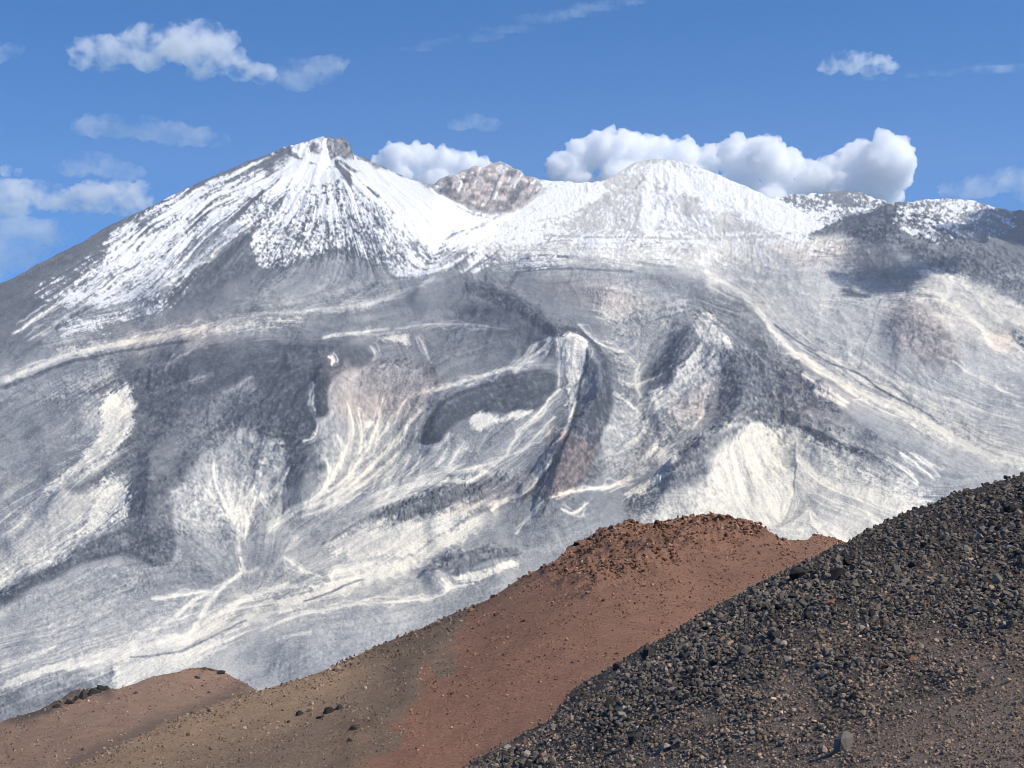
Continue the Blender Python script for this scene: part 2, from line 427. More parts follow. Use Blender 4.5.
# lines: paleness | width start | width end | opacity : course      (washes, gullies, crests, tracks)
LINE = '''
8|1.4|1.4|.8: 75,296 52,308 30,322 10,336
7.6|1.2|1.2|.7: 90,300 66,316 45,330 25,342
8|1.2|1|.7: 260,216 232,238 200,262 165,286 140,300
8.6|5|3|.7: -5,384 30,371 60,358 100,348 150,338 190,330 215,322
7.2|2.4|2.4|.45: 215,322 260,314 300,312 340,308 380,300 420,285 440,272
1.5|3|2|.7: -5,390 30,378 60,365 110,354 160,345 200,338
8.2|2|1.5|.65: 320,339 345,334 370,331 392,328
7.0|1.2|1|.5: 392,328 430,324 470,325 512,330
8.2|2.5|1.5|.7: 405,398 440,388 470,379 500,371 520,365 545,360
8.6|3|2|.8: 512,372 530,358 545,345 552,336
7.6|1.2|1|.7: 515,372 528,355 538,340
8.8|.9|1.6|.8: 213,460 216,482 225,505 238,530 240,558
8.8|.7|1.6|.75: 226,478 228,488 232,510 238,528
8.8|.7|1.6|.75: 236,476 235,490 236,510 239,535
8.8|.7|1.6|.75: 247,474 242,490 238,512 239,530
8.6|.7|1.4|.75: 256,484 250,495 243,515 241,540
8.4|1|1.6|.8: 205,488 215,500 228,518
8.6|1.4|2.4|.9: 290,465 284,478 276,490 262,497 256,500 248,520 243,545
8.6|1.6|3|.85: 240,556 246,572 262,566
8.6|1.6|4|.85: 244,570 226,585 210,602 198,622 186,640
8.6|1|1.4|.85: 346,398 352,418 353,432 348,446 338,466 328,486 312,500
8.8|1.2|2|.9: 384,394 381,410 378,426 371,442 358,462 344,480 320,496 290,510 270,525
8.4|1|1.4|.85: 408,396 398,412 386,428 375,442 364,456
8.8|2|2.4|.95: 426,405 405,428 385,452 362,476 336,495 305,508 280,522 262,534
8.8|2|2|.9: 400,450 380,470 355,490 330,506 295,520
8.4|1|1|.8: 358,405 362,425 362,445 358,456
8|1|1.2|.75: 336,432 341,450 340,462 332,480
8.2|1|1.4|.8: 326,455 329,475 322,492 300,506
8.6|1|1|.8: 375,422 368,426 372,420
8.6|1.4|2|.9: 514,452 490,464 455,472 430,480 400,488 372,505
8.8|1.2|3|.9: 505,458 470,480 428,482 400,496 365,511
8.4|1|1.4|.8: 470,462 440,474 420,482 395,498 375,502
8.2|.8|1.2|.7: 400,455 392,470 380,485 365,496
8.2|.8|1.2|.7: 412,455 402,472 390,486 372,499
8.2|.8|1.2|.7: 424,450 415,468 400,484
8.2|.8|1.2|.7: 452,440 444,455 435,468
8.2|.8|1.2|.7: 466,440 458,452 448,466
8.8|1.2|1.6|.9: 562,388 548,402 532,420 515,440 505,458
8.6|1.6|1|.85: 556,415 540,432 525,448 512,456
8.2|1|1|.8: 556,335 560,355 560,372 557,390
8.8|1.6|1|.8: 586,342 584,360 576,385 572,410 566,428 555,450 546,468 530,488 515,500
1|2|2.5|.8: 589,345 587,362 580,385 577,408 570,430 558,452 549,470 533,490 516,503
9|5|12|.95: -5,690 40,673 90,660 140,650 200,635 235,622
9|11|9|.95: 150,655 200,640 250,618 300,600 350,582 400,566 440,545 470,528 492,512
8.8|4|4|.85: 200,625 230,608 270,590 300,585
8.8|3|3|.85: 60,668 110,652 140,640 165,625 195,600 225,590
8.4|2|1.5|.8: 150,600 165,598 190,594 215,590
8.6|2|1.4|.85: 138,645 142,636 155,632 172,626
8.6|2|1.4|.8: 0,668 30,658 60,645
8.8|1.6|1.4|.9: 258,632 290,618 330,608 380,603 430,598 450,588 446,578
8.4|1.4|1.6|.8: 440,578 452,588 470,584
8.2|1.4|1.4|.7: 275,640 300,634 312,630
8.8|2|3|.9: 330,582 334,572 350,568 378,562
8.4|1.6|1.6|.8: 284,555 300,568 325,578
3.4|1.2|1.6|.75: 180,650 210,638 230,628 250,618
3.6|1|1.4|.7: 300,602 330,592 350,584 368,579
3.8|1|1.2|.7: 128,657 160,655 190,648
3.4|1|1|.7: 320,545 350,528 375,515
9|3|3|.9: 490,512 505,500 520,494
8.6|3|6|.7: 698,268 720,280 745,296 768,322 790,350 830,374 870,394
9|5|7|.95: 835,380 870,398 910,412 940,430 970,447 1000,459 1035,468
8.8|1.5|1.5|.8: 800,372 830,392 850,404
8.8|2|2|.8: 810,388 830,398 846,406
8.8|1.4|2|.85: 790,338 830,358 860,378 890,390 905,402
8.6|1.2|1.4|.8: 862,355 890,378 930,392 980,410 1024,422
8.4|1.2|1.2|.8: 950,360 980,380 1024,400
2.6|1|1.2|.75: 772,322 800,343 818,352
2.6|1|1.2|.8: 800,345 830,362 862,376 880,390 905,402 925,412 945,428
3|1|1|.7: 890,385 905,396 915,410
8.6|2|3|.8: 930,290 960,310 985,330 1030,352
8.8|1.4|1.2|.8: 985,335 995,348 1010,352
8.4|1|1|.8: 885,458 905,470 920,484
8.4|1|1|.8: 898,452 918,466 936,480
8.4|1|1|.8: 908,452 926,464 942,478
8.6|3|2|.8: 830,500 870,515 905,535
8.6|2.4|2|.8: 770,440 785,429 800,428
8|1.4|1.4|.75: 742,440 738,460 745,480 760,500
8|1.4|1.4|.75: 770,455 762,475 772,492
8.4|1.4|1.4|.8: 785,470 795,488 790,505 812,512
8.4|1.8|1.8|.8: 775,520 795,515 802,505 820,520
8.2|1.4|1.4|.5: 640,362 636,380 646,408
8.2|1.4|1.2|.4: 575,322 600,344 622,352 640,368
8.2|1.2|1.2|.4: 618,380 640,385 668,372
8.4|2.2|1.6|.8: 644,410 662,392 680,384 705,370
8|1.4|1.2|.5: 612,392 628,402 645,420
8.4|2|1.6|.8: 715,375 705,395 702,415 690,432
8.6|1.6|1.4|.85: 545,500 570,492 600,488 625,482
8.6|1.4|1.2|.8: 600,490 615,484 635,478
8.2|1.2|1|.8: 515,535 530,515 545,500
8.2|1.2|1|.8: 560,508 575,512 590,500
3|1.4|1.4|.7: 513,273 545,268 590,270 640,271
2.6|1.2|1.2|.6: 512,262 540,255 575,258
7.8|1.4|1.2|.75: 440,262 452,252 470,245
2.5|1.6|1.4|.7: 424,278 440,262 458,250 478,239
8.4|1.4|1.4|.7: 735,300 710,285 735,278
7.4|1|1|.75: 712,285 708,280 716,276 735,278 754,280 752,288 738,298
6.6|1|1|.7: 370,345 374,352 372,362
9|1.6|1.2|.9: 328,356 333,360 331,366
6.6|1|1|.5: 418,335 425,350 432,365
7.6|1|1|.8: 314,380 313,400 316,412
7.6|1|1.2|.8: 316,416 317,430 312,438 300,442
7|1.2|1.2|.8: 416,440 418,425 428,408
7.4|1|1|.8: 420,446 434,447 444,442 452,430
6.2|2|2|.35: 165,372 175,360 198,345
6.6|2|2|.35: 220,395 245,380 255,376
6.2|2|2|.4: 80,390 100,378 115,372
6.2|2.4|2|.3: 180,385 200,378 215,374'''
def wander(q, amp, seed):
    """A neighbouring course: the same line pushed sideways by smooth noise."""
    t = np.gradient(q, axis=0); n = np.stack([-t[:, 1], t[:, 0]], 1); n /= np.linalg.norm(n, axis=1)[:, None] + 1e-9
    L = np.concatenate([[0], np.cumsum(np.linalg.norm(np.diff(q, axis=0), axis=1))])
    o = (fbm(L / 22, L * 0 + seed, seed, 3) - 0.5) * 2 * amp
    return q + n * o[:, None]


def paint_line(q, val, w0, w1, op, halo=0.3):
    m = max(w0, w1) * 5 + 10
    w = window(q, m)
    d, t, s = seg_dist(GX[w] + 1.6 * WX[w], GY[w] + 1.6 * WY[w], q)
    n = fbm(GX[w] / 5, GY[w] / 5, 45, 3)
    wd = (w0 + (w1 - w0) * t) * (0.45 + 1.15 * n)
    ends = sstep(0, 0.06, t) * sstep(1, 0.9, t)
    core = 1 - sstep(wd * 0.3, wd * 1.3 + 0.9, d)
    soft = np.exp(-(d / (wd * 2.6 + 1.5)) ** 2)
    a = np.clip(np.maximum(core * op * (0.7 + 0.35 * n + 0.12 * LIC_FINE[w]), soft * halo * op) * ends, 0, 1)
    put(w, a, val / 9)
    HGT[w] -= (2.2 if val > 5 else -3) * np.exp(-(d / (wd * 1.5 + 1.5)) ** 2) * ends


for k, line in enumerate(LINE.strip().split('\n')):
    head, body = line.split(':')
    val, w0, w1, op = [float(v) for v in head.split('|')]
    q = curve(pts(body), 6)
    paint_line(wander(q, 1.0, k), val, w0 * 0.72, w1 * 0.72, min(1, op * 1.1), 0.2)
    if val > 6 and len(q) > 12:
        for j in range(4):
            c = wander(q, 4 + 2.2 * j + w0, k * 5 + j + 200); i0 = int(rng.integers(0, len(c) // 3)); i1 = int(rng.integers(2 * len(c) // 3, len(c)))
            paint_line(c[i0:i1 + 1], val - 0.4, 0.5, 0.6, op * 0.6, 0.12)

# where the streaks of washed ash stand out
STREAKY = np.zeros((GH, GW), np.float32)
for amt, soft, body in (
        (.15, 12, '200,490 270,455 275,500 255,560 200,620 190,610 225,555 195,500'), (.45, 12, '330,410 430,410 430,420 380,480 300,530 250,560 270,520 322,480'),
        (.7, 12, '380,460 520,430 560,400 560,420 500,500 400,560 300,610 180,640 330,540'), (.9, 14, '700,275 740,280 780,320 880,385 1040,440 1040,480 920,430 820,385 760,330'),
        (.8, 14, '840,350 900,360 1040,400 1040,440 940,420 880,390'), (.8, 16, '60,470 125,440 130,460 60,510 -20,540 -20,520'), (.9, 14, '-10,560 100,505 120,520 40,570 -10,600'),
        (.45, 14, '620,310 690,330 700,380 640,430 620,400'), (.9, 12, '60,330 160,280 230,240 240,260 150,310 60,345'), (.8, 14, '870,450 940,460 960,490 900,490'),
        (.9, 14, '720,440 800,450 900,520 880,560 740,540'), (.7, 16, '-10,640 240,600 250,640 100,690 -10,710'), (.6, 16, '600,380 690,390 660,480 600,480'), (.9, 12, '690,310 735,310 740,380 680,400')):
    w, sd = patch(pts(body), 6); STREAKY[w] = np.maximum(STREAKY[w], amt * sstep(-soft, soft, sd))

# crests and troughs that only shape the ground: height m | half-width : course
RELIEF = '''
110|46: 140,356 200,346 260,343 330,345 372,350
95|22: 330,362 323,390 318,420 306,450 290,484
90|24: 196,384 172,415 152,450 150,490 148,528
60|18: 134,384 134,420 112,455 72,487 20,520
55|18: 0,592 45,568 95,540 140,524 170,522
-60|30: 262,430 244,480 240,530 240,570 215,604
-80|42: 385,385 372,430 345,475 305,512 250,545
60|24: 424,436 446,406 490,390 552,380
195|22: 440,276 470,283 505,296 535,312 560,332 588,346 600,368 596,396 582,424 568,448 550,474 522,500
-110|36: 640,300 630,340 642,380 640,430 615,480 570,515
140|26: 690,286 712,316 730,350 742,384 732,416 700,442 672,470 636,504
60|18: 690,310 684,340 668,376 640,392
-100|34: 690,268 720,285 770,322 832,376 890,408 942,432 1030,466
90|24: 752,300 780,336 812,376 850,412 890,452 930,480
45|18: 778,432 800,427 830,444 862,456 890,468
-40|36: 740,450 770,490 800,530
50|40: 890,312 920,322 945,345 950,372
90|34: 872,212 905,218 935,235 975,260 1030,290
50|16: 806,233 840,222 880,212 910,205
-60|30: 800,262 870,272 930,284 1030,322
50|18: 850,244 890,240 930,256 960,280
90|20: 262,218 238,236 206,262 168,290 130,312
-50|22: 275,262 255,285 225,302
60|20: 340,160 372,200 400,235 425,262
-60|26: 440,190 445,225 440,262
60|16: 405,292 430,274 452,256 484,238
55|14: 40,322 100,308 170,298 240,304 320,308
45|14: 0,352 60,335 120,322 190,316
40|14: 240,326 320,318 400,312 470,300
60|16: 500,272 545,268 600,270 660,272 700,280
40|14: 512,256 560,248 620,246
30|12: 560,262 610,252 640,250 670,256
-40|24: 0,380 60,362 130,346 200,336
50|22: 20,440 70,410 115,378
-36|20: 0,500 50,470 90,440
36|16: 0,545 40,520 80,500
40|20: 420,516 460,504 500,492
45|16: 424,572 445,560 480,552 516,550
-40|26: 320,600 400,570 470,532 520,500
24|24: 0,640 60,622 130,604 200,596
28|20: 262,655 330,628 420,606
24|16: 0,700 60,684 110,678'''
BIG = np.zeros((GH, GW), np.float32)
for line in RELIEF.strip().split('\n'):
    head, body = line.split(':')
    h, hw = [float(v) for v in head.split('|')]
    c = pts(body); c[:, 1] += h * FOC / (3200.0 * np.exp(0.00191 * (720.0 - c[:, 1])))     # the foot of a ridge lies below where its crest is seen
    q = curve(c, 4); w = window(q, hw * 4.5)
    d, t, s = seg_dist(GX[w] + 3 * WX[w], GY[w] + 3 * WY[w], q)
    prof = np.exp(-(np.sqrt(d * d + 12) - 3.46) / hw) if h > 0 else np.exp(-(d / hw) ** 2)
    BIG[w] += h * prof * sstep(0, 0.22, t) * sstep(1.0, 0.8, t)

# rusty, purple and cream tints: amount | softness : outline
for amt, soft, body in (
        (.8, 12, '320,360 380,362 440,372 430,400 400,420 340,412'), (1.7, 8, '550,430 580,435 595,450 590,475 570,495 545,490 552,462'),
        (.8, 10, '885,318 900,303 930,305 958,345 950,370 910,355'), (.6, 10, '680,395 720,380 730,410 700,425 675,415'),
        (.6, 14, '780,360 830,385 860,410 820,430 780,410'), (.5, 14, '500,480 560,470 560,500 520,500'),
        (.7, 8, '990,335 1010,330 1015,350 995,352'), (.5, 20, '120,330 200,320 220,345 140,360'),
        (.5, 12, '540,275 620,285 640,310 560,300'), (.5, 12, '780,250 850,240 860,260 790,262'), (.4, 10, '440,512 500,480 520,500 470,515'),
        (.9, 3, '436,186 455,174 480,164 505,163 535,178 530,200 500,213 470,207'), (.6, 3, '318,141 330,137 345,140 353,156 330,156')):
    w, sd = patch(pts(body), 6); BRN[w] = np.maximum(BRN[w], 0.5 * amt * sstep(-soft, soft, sd))
for amt, soft, body in (
        (.9, 18, '330,400 420,390 420,440 360,490 250,520 330,460'), (.9, 20, '700,300 760,290 780,320 740,330'), (1, 20, '920,270 1040,310 1040,350 940,330'),
        (.9, 20, '60,350 260,310 320,320 200,345'), (.9, 20, '590,300 650,290 660,330 610,330'), (1, 20, '640,430 760,400 900,470 900,560 640,530'),
        (1, 20, '700,300 1040,455 1040,480 830,390'), (.9, 16, '370,330 420,330 420,350 380,350'), (.8, 20, '560,600 560,480 330,520 180,640 300,620'),
        (.8, 20, '90,390 140,390 120,460 -10,600 -10,570 90,460')):
    w, sd = patch(pts(body), 6); WARM[w] = np.maximum(WARM[w], 0.4 * amt * sstep(-soft, soft, sd))

# streaks and boulders break up everything drawn above
calm = 0.35 + 0.65 * sstep(0.40, 0.62, fbm(GX / 70, GY / 40, 41, 3))
mid = (1 - np.abs(T * 2 - 1) * 0.5) * calm
KEEP = 1 - 0.45 * sstep(255, 215, GY) - 0.45 * sstep(560, 640, GY)
T = T + KEEP * mid * (0.030 * LIC_WIDE + 0.022 * LIC_MED + 0.012 * LIC_FINE)
T = T + STREAKY * (0.045 * RILL + 0.032 * RILL_WIDE - 0.02 * RILL_DARK + 0.012 * LIC_FINE + 0.008 * LIC_CRISP) - 0.03 * STREAKY
T = T + (1 - STREAKY) * (0.008 * RILL + 0.010 * RILL_WIDE - 0.010 * RILL_DARK) * (0.2 + 0.8 * calm) * sstep(225, 260, GY)
T = T + (0.022 * SPK + 0.024 * CLUMP + 0.012 * LIC_CRISP) * (0.3 + 0.7 * calm)
T = T + 0.09 * (ridged(GX / 18, GY / 9, 47, 5, 0.65) - 0.55) * calm
rk = blur(ROCK, 1)
boulders = sstep(0.2, 1.5, SPK + 0.4 * np.clip(CLUMP, -1.5, 1.5))
shards = sstep(0.3, 1.6, -SPK + 0.35 * np.clip(CLUMP, -1.5, 1.5))
T = T + rk * (0.10 * boulders - 0.12 * shards + 0.02 * LIC_FINE)
T = np.minimum(T, 0.90 + 0.4 * np.maximum(T - 0.90, 0))
HGT = blur(HGT, 2) * 0.8
rock_s = blur(ROCK, 4)
T = np.clip(T, 0, 1.05) ** 0.90
rugged = np.clip(0.30 + 0.8 * rock_s + 0.55 * sstep(0.6, 0.25, T) * calm - 0.30 * STREAKY - 0.3 * sstep(570, 640, GY), 0.10, 1.15)
DEP = 3200.0 * np.exp(0.00191 * (720.0 - GY)); WXX = (GX - PX0) / FOC * DEP          # where each spot lies on the ground, in metres
bendx = (fbm(WXX / 420, DEP / 420, 101, 3) - 0.5) * 260; bendy = (fbm(WXX / 420, DEP / 420, 103, 3) - 0.5) * 260
BIG += (fbm(WXX / 900, DEP / 900, 51, 3) - 0.5) * 110
BIG += (ridged((WXX + bendx) / 560, (DEP + bendy) / 760, 53, 4, 0.48) - 0.55) * 110 * (0.25 + 0.75 * rugged)
BIG += rugged * (ridged((WXX + bendx) / 150, (DEP + bendy) / 190, 55, 4, 0.55) - 0.55) * 36
BIG += (rugged * rock_s + 0.15 * rugged) * (ridged(WXX / 42, DEP / 46, 58, 3, 0.6) - 0.5) * 16
rock_mask = blur(ROCK, 2)
HGT -= (4.0 * blur(LIC_WIDE, 3) + 0.5 * blur(LIC_MED, 1)) * (0.4 + 0.6 * calm) + STREAKY * 0.8 * blur(LIC_LONG, 1)
HGT -= 0.5 * LIC_CRISP * (0.2 + 0.8 * calm) + 0.5 * blur(RILL + RILL_WIDE, 1) - 0.6 * blur(RILL_DARK, 1)
HGT += (0.2 + 0.9 * rock_mask) * blur(SPK, 1)
HGT += (0.2 + 0.9 * rock_mask) * (ridged(GX / 16, GY / 13, 61, 3) - 0.5) * 9

# ---- snow on the summits
SNOW = np.zeros((GH, GW), np.float32)
for amt, soft, body in (
        (.80, 9, '62,300 100,264 140,238 180,210 222,186 272,160 300,160 285,200 252,222 222,247 196,270 165,290 130,303 90,306'),
        (.98, 10, '268,160 285,150 300,143 330,137 355,155 400,175 440,188 480,212 505,224 462,232 442,246 432,260 420,252 408,238 385,226 350,222 320,222 290,226 268,228 256,222 280,200'),
        (1.6, 9, '346,158 400,177 440,191 478,212 456,230 438,250 426,254 410,234 388,208 364,182'), (1.5, 8, '300,158 330,160 350,172 330,185 300,185 285,200 275,190'),
        (.80, 5, '110,236 140,214 170,197 210,179 250,161 283,147 290,158 250,180 200,206 150,236 110,262'),
        (.55, 10, '256,222 300,218 350,215 395,225 440,262 400,275 350,245 320,255 285,262 262,262'),
        (.35, 12, '30,300 80,262 140,232 200,195 270,155 230,190 150,245 90,290'),
        (.42, 14, '60,330 120,300 200,262 235,235 215,262 180,295 110,330'),
        (.70, 7, '545,238 562,212 590,200 622,178 640,162 656,157 690,163 740,183 830,226 800,236 700,240 600,240'),
        (1.0, 10, '440,245 480,225 530,210 560,222 700,240 810,234 820,240 700,246 560,244 470,250'),
        (.35, 12, '430,262 480,238 560,240 700,246 840,232 860,240 760,262 600,262 480,270'),
        (1.5, 7, '660,158 690,163 740,183 830,226 790,232 740,222 700,205 668,196 656,230 640,230 645,180'), (1.3, 4, '505,215 535,200 560,182 600,180 600,200 560,215 520,228'),
        (1.2, 3, '540,182 560,180 600,184 590,196 560,195'),
        (.40, 6, '772,196 800,193 860,191 905,208 870,215 830,222 800,212'),
        (.75, 5, '800,212 840,206 880,208 850,218 820,226'),
        (.46, 9, '872,206 920,196 960,196 1000,206 990,216 960,222 930,230 900,222 880,216'),
        (.28, 12, '850,215 900,205 1010,212 1000,235 930,250 880,240')):
    w, sd = patch(pts(body), 5); SNOW[w] = np.maximum(SNOW[w], amt * sstep(-soft, soft, sd))
# bare ground inside the snow
for amt, soft, body in (
        (1.2, 2, '327,150 328,140 340,136 349,141 354,156 346,159 338,156 332,160'), (.42, 4, '258,178 272,158 284,148 294,149 298,157 280,166 268,178'),
        (.8, 2.5, '308,146 318,144 322,152 312,154'), (.8, 2, '337,163 345,168 352,180 348,182 340,172'),
        (.18, 5, '150,214 200,184 262,155 283,147 275,158 220,184 170,212 140,230'),
        (.42, 6, '572,222 590,205 615,192 634,178 640,196 634,215 610,222 585,226'), (.3, 6, '545,232 560,222 600,222 632,222 630,234 600,235'),
        (.7, 1.6, '637,165 640,190 640,222 636,222 637,195'), (.6, 3, '650,190 658,181 668,190 662,200 648,215'),
        (.5, 5, '678,190 700,195 700,215 680,212'), (.75, 3, '715,220 735,212 742,228 720,232'), (.5, 4, '745,222 765,218 762,230 745,232'),
        (.6, 2, '640,160 656,157 690,165 715,178 700,174 670,166'), (.7, 3, '412,240 424,238 430,250 418,250'),
        (1.5, 2.5, '434,190 442,177 456,174 476,165 500,163 518,170 542,184 528,200 500,213 470,208 452,200'),
        (.6, 2, '452,202 462,208 475,210 470,214 456,208')):
    w, sd = patch(pts(body), 3); SNOW[w] -= amt * sstep(-soft, soft, sd)
w, sd = patch(pts('810,234 833,224 868,214 892,206 892,216 862,229 838,239 815,239'), 1.5); SNOW[w] -= 1.2 * sstep(-2, 3, sd)
w, sd = patch(pts('850,228 880,222 905,232 940,246 1040,262 1040,290 900,262 850,250'), 4); SNOW[w] -= 0.6 * sstep(-5, 5, sd)
LIC_SNOW = lic(blur(rng.standard_normal((GH, GW)).astype(np.float32), 1), 24)
def zone(body, soft):
    z = np.zeros((GH, GW), np.float32); w, sd = patch(pts(body), 3); z[w] = sstep(-soft, soft, sd); return z


Z_FACE = zone('256,190 300,178 350,186 400,205 440,240 440,270 250,275 235,235', 12)     # granular middle face of the left summit
Z_TOP = zone('270,160 300,140 350,140 440,185 480,215 440,235 400,215 350,190 300,182 275,190', 10)
Z_CONE = zone('520,215 620,150 700,150 840,225 840,260 500,262', 10)
streak = (0.15 * LIC_FINE + 0.18 * LIC_SNOW + 0.17 * LIC_CRISP + 0.15 * SPK) * (1 - Z_CONE) * (1 - 0.72 * Z_TOP)
streak = streak * (1 - 0.35 * Z_FACE) + Z_FACE * (0.20 * SPK + 0.04 * CLUMP + 0.10 * LIC_CRISP + 0.05 * RILL - 0.06 * RILL_DARK) * (1 - 0.6 * Z_TOP)
streak = streak + Z_CONE * (0.22 * SPK + 0.12 * CLUMP + 0.12 * LIC_CRISP + 0.06 * LIC_FINE)
for amt, wd, body in ((.9, 1.6, '288,152 298,158 312,164 324,167 334,168'), (.8, 1.4, '337,162 342,172 349,180 352,186'), (.6, 1.2, '330,168 336,176 338,184'),
                      (.5, 1.5, '283,150 262,162 240,175 215,190 190,204'), (.45, 1.3, '276,158 250,176 226,192 200,212'), (.5, 2.0, '640,165 641,190 638,222'), (.5, 1.6, '656,178 662,195 652,212 646,224'),
                      (.5, 1.5, '668,168 690,176 715,190 735,200'), (.5, 1.6, '560,224 600,226 640,228 700,229'), (.6, 1.4, '440,192 452,204 466,212 480,216')):
    q = curve(pts(body), 5); w = window(q, 14); d, t, s_ = seg_dist(GX[w] + 2 * WX[w], GY[w] + 2 * WY[w], q)
    SNOW[w] -= amt * (1 - sstep(wd * 0.5, wd * 2.2, d)) * (0.6 + 0.5 * np.clip(CLUMP[w], -1, 1))
rr = np.random.default_rng(17)
for cx_, cy_, ends, n_, amt0 in ((652, 162, ((548, 226), (600, 238), (660, 240), (720, 236), (812, 224)), 34, .42), (315, 150, ((70, 292), (150, 294), (210, 250), (300, 238), (400, 246), (452, 226)), 46, .40)):
    e = curve(np.array(ends, float), 12)
    for _ in range(n_):
        k = rr.uniform(0, len(e) - 1.01); p1 = e[int(k)] * (1 - k % 1) + e[int(k) + 1] * (k % 1)
        a_, b_ = sorted(rr.uniform(0.12, 1.0, 2)); p0 = np.array([cx_, cy_], float)
        L_ = np.linspace(a_, b_, 14)[:, None]
        q = wander(p0 * (1 - L_) + p1 * L_ + np.stack([0 * L_[:, 0], -10 * np.sin(np.pi * L_[:, 0]) * 0.5], 1), 3.0, rr.uniform(0, 90))
        w = window(q, 10); d, t, s_ = seg_dist(GX[w] + 1.5 * WX[w], GY[w] + 1.5 * WY[w], q)
        SNOW[w] -= amt0 * rr.uniform(.5, 1.3) * (1 - sstep(.5, rr.uniform(1.5, 3.2), d)) * sstep(0, .2, t) * sstep(1, .7, t)
q = curve(pts('545,236 600,237 700,238.5 780,236'), 6); w = window(q, 10); d, t, s_ = seg_dist(GX[w] + WX[w], GY[w] + WY[w], q); SNOW[w] -= .55 * (1 - sstep(.5, 2.0, d))
SNOW = SNOW + sstep(0.02, 0.2, SNOW) * (1 - sstep(1.3, 1.5, SNOW)) * (fbm(GX / 26, GY / 18, 91, 5, 0.62) - 0.5) * 1.0
thin = 1 - 0.55 * sstep(1.0, 1.4, SNOW)
right_hill = sstep(760, 800, GX)
snow_tex = (streak * (1 - right_hill) + right_hill * (0.20 * SPK + 0.05 * CLUMP + 0.12 * LIC_FINE)) * thin
SNOWF = sstep(0.26, 0.84, SNOW + snow_tex * sstep(0.02, 0.2, SNOW))
# tan crags of the crater wall keep a little snow in their cracks
crag_w, crag_sd = patch(pts('434,190 442,177 456,174 476,165 500,163 518,170 542,184 528,200 500,213 470,208 452,200'), 2)
CRAG = np.zeros((GH, GW), np.float32); CRAG[crag_w] = sstep(-2, 3, crag_sd)
T = T * (1 - CRAG) + CRAG * (0.58 + 0.05 * LIC_MED + 0.16 * np.clip(CLUMP, -1.5, 1.5))
SNOWF = np.maximum(SNOWF, CRAG * sstep(0.9, 1.5, LIC_FINE * 0.6 + CLUMP * 0.6))
HGT -= (2.4 * LIC_SNOW + 1.2 * LIC_CRISP) * sstep(310, 250, GY) * sstep(560, 500, GX) * (1 - CRAG) * (1 - 0.6 * Z_TOP)
HGT += 1.4 * SPK * (Z_CONE + 0.8 * Z_FACE)
HGT += CRAG * ((ridged(GX / 13 + GY / 30, GY / 10, 71, 5, 0.6) - 0.5) * 64)
HGT += 3.0 * sstep(240, 215, GY) * sstep(540, 590, GX) * (ridged(GX / 10, GY / 10, 75, 3) - 0.5) * 6
summit_w, summit_sd = patch(pts('283,150 300,143 330,136 348,140 356,157 340,162 325,156 305,158'), 1.5)
HGT[summit_w] += sstep(-2, 4, summit_sd) * (ridged(GX[summit_w] / 8, GY[summit_w] / 9, 77, 3) - 0.4) * 45
T = np.clip(T + 0.30 * (T - blur(T, 1)) + 0.40 * (T - blur(T, 5)), 0, 1)
SNOWF = np.clip(SNOWF + 0.6 * (SNOWF - blur(SNOWF, 1)), 0, 1)
# ---------------------------------------------------------------- materials
def new_mat(name):
    m = bpy.data.materials.new(name); m.use_nodes = True
    m.node_tree.nodes.clear()
    return m, m.node_tree.nodes, m.node_tree.links


class Net:
    def __init__(s, name):
        s.m, s.n, s.l = new_mat(name)
        s.out = s.n.new('ShaderNodeOutputMaterial')

    def node(s, t, **kw):
        n = s.n.new(t)
        for k, v in kw.items(): setattr(n, k, v)
        return n

    def link(s, a, b): s.l.new(a, b)

    def math(s, op, a, b=None, c=None, clamp=False):
        n = s.node('ShaderNodeMath', operation=op, use_clamp=clamp)
        for i, v in enumerate((a, b, c)):
            if v is None: continue
            if isinstance(v, (int, float)): n.inputs[i].default_value = v
            else: s.link(v, n.inputs[i])
        return n.outputs[0]

    def mix(s, fac, a, b, blend='MIX'):
        n = s.node('ShaderNodeMix', data_type='RGBA', blend_type=blend)
        for i, v in ((0, fac), (6, a), (7, b)):
            if isinstance(v, (int, float)): n.inputs[i].default_value = v
            elif isinstance(v, tuple): n.inputs[i].default_value = (*v, 1)
            else: s.link(v, n.inputs[i])
        return n.outputs[2]

    def noise(s, scale, detail=4, rough=0.55, vec=None, dist=0):
        n = s.node('ShaderNodeTexNoise')
        n.inputs['Scale'].default_value = scale; n.inputs['Detail'].default_value = detail
        n.inputs['Roughness'].default_value = rough; n.inputs['Distortion'].default_value = dist
        if vec is not None: s.link(vec, n.inputs['Vector'])
        return n

    def ramp(s, fac, stops):
        n = s.node('ShaderNodeValToRGB'); e = n.color_ramp.elements
        while len(e) < len(stops): e.new(0.5)
        for i, (p, c) in enumerate(stops):
            e[i].position = p; e[i].color = (*c, 1)
        s.link(fac, n.inputs[0])
        return n.outputs[0]

    def finish(s, col, rough=0.9, bump=None, bstr=0.5, bdist=1.0, spec=0.2):
        p = s.node('ShaderNodeBsdfPrincipled')
        if isinstance(col, tuple): p.inputs['Base Color'].default_value = (*col, 1)
        else: s.link(col, p.inputs['Base Color'])
        p.inputs['Roughness'].default_value = rough
        p.inputs['Specular IOR Level'].default_value = spec
        if bump is not None:
            b = s.node('ShaderNodeBump'); b.inputs['Strength'].default_value = bstr; b.inputs['Distance'].default_value = bdist
            s.link(bump, b.inputs['Height']); s.link(b.outputs[0], p.inputs['Normal'])
        s.link(p.outputs[0], s.out.inputs['Surface'])
        return s.m


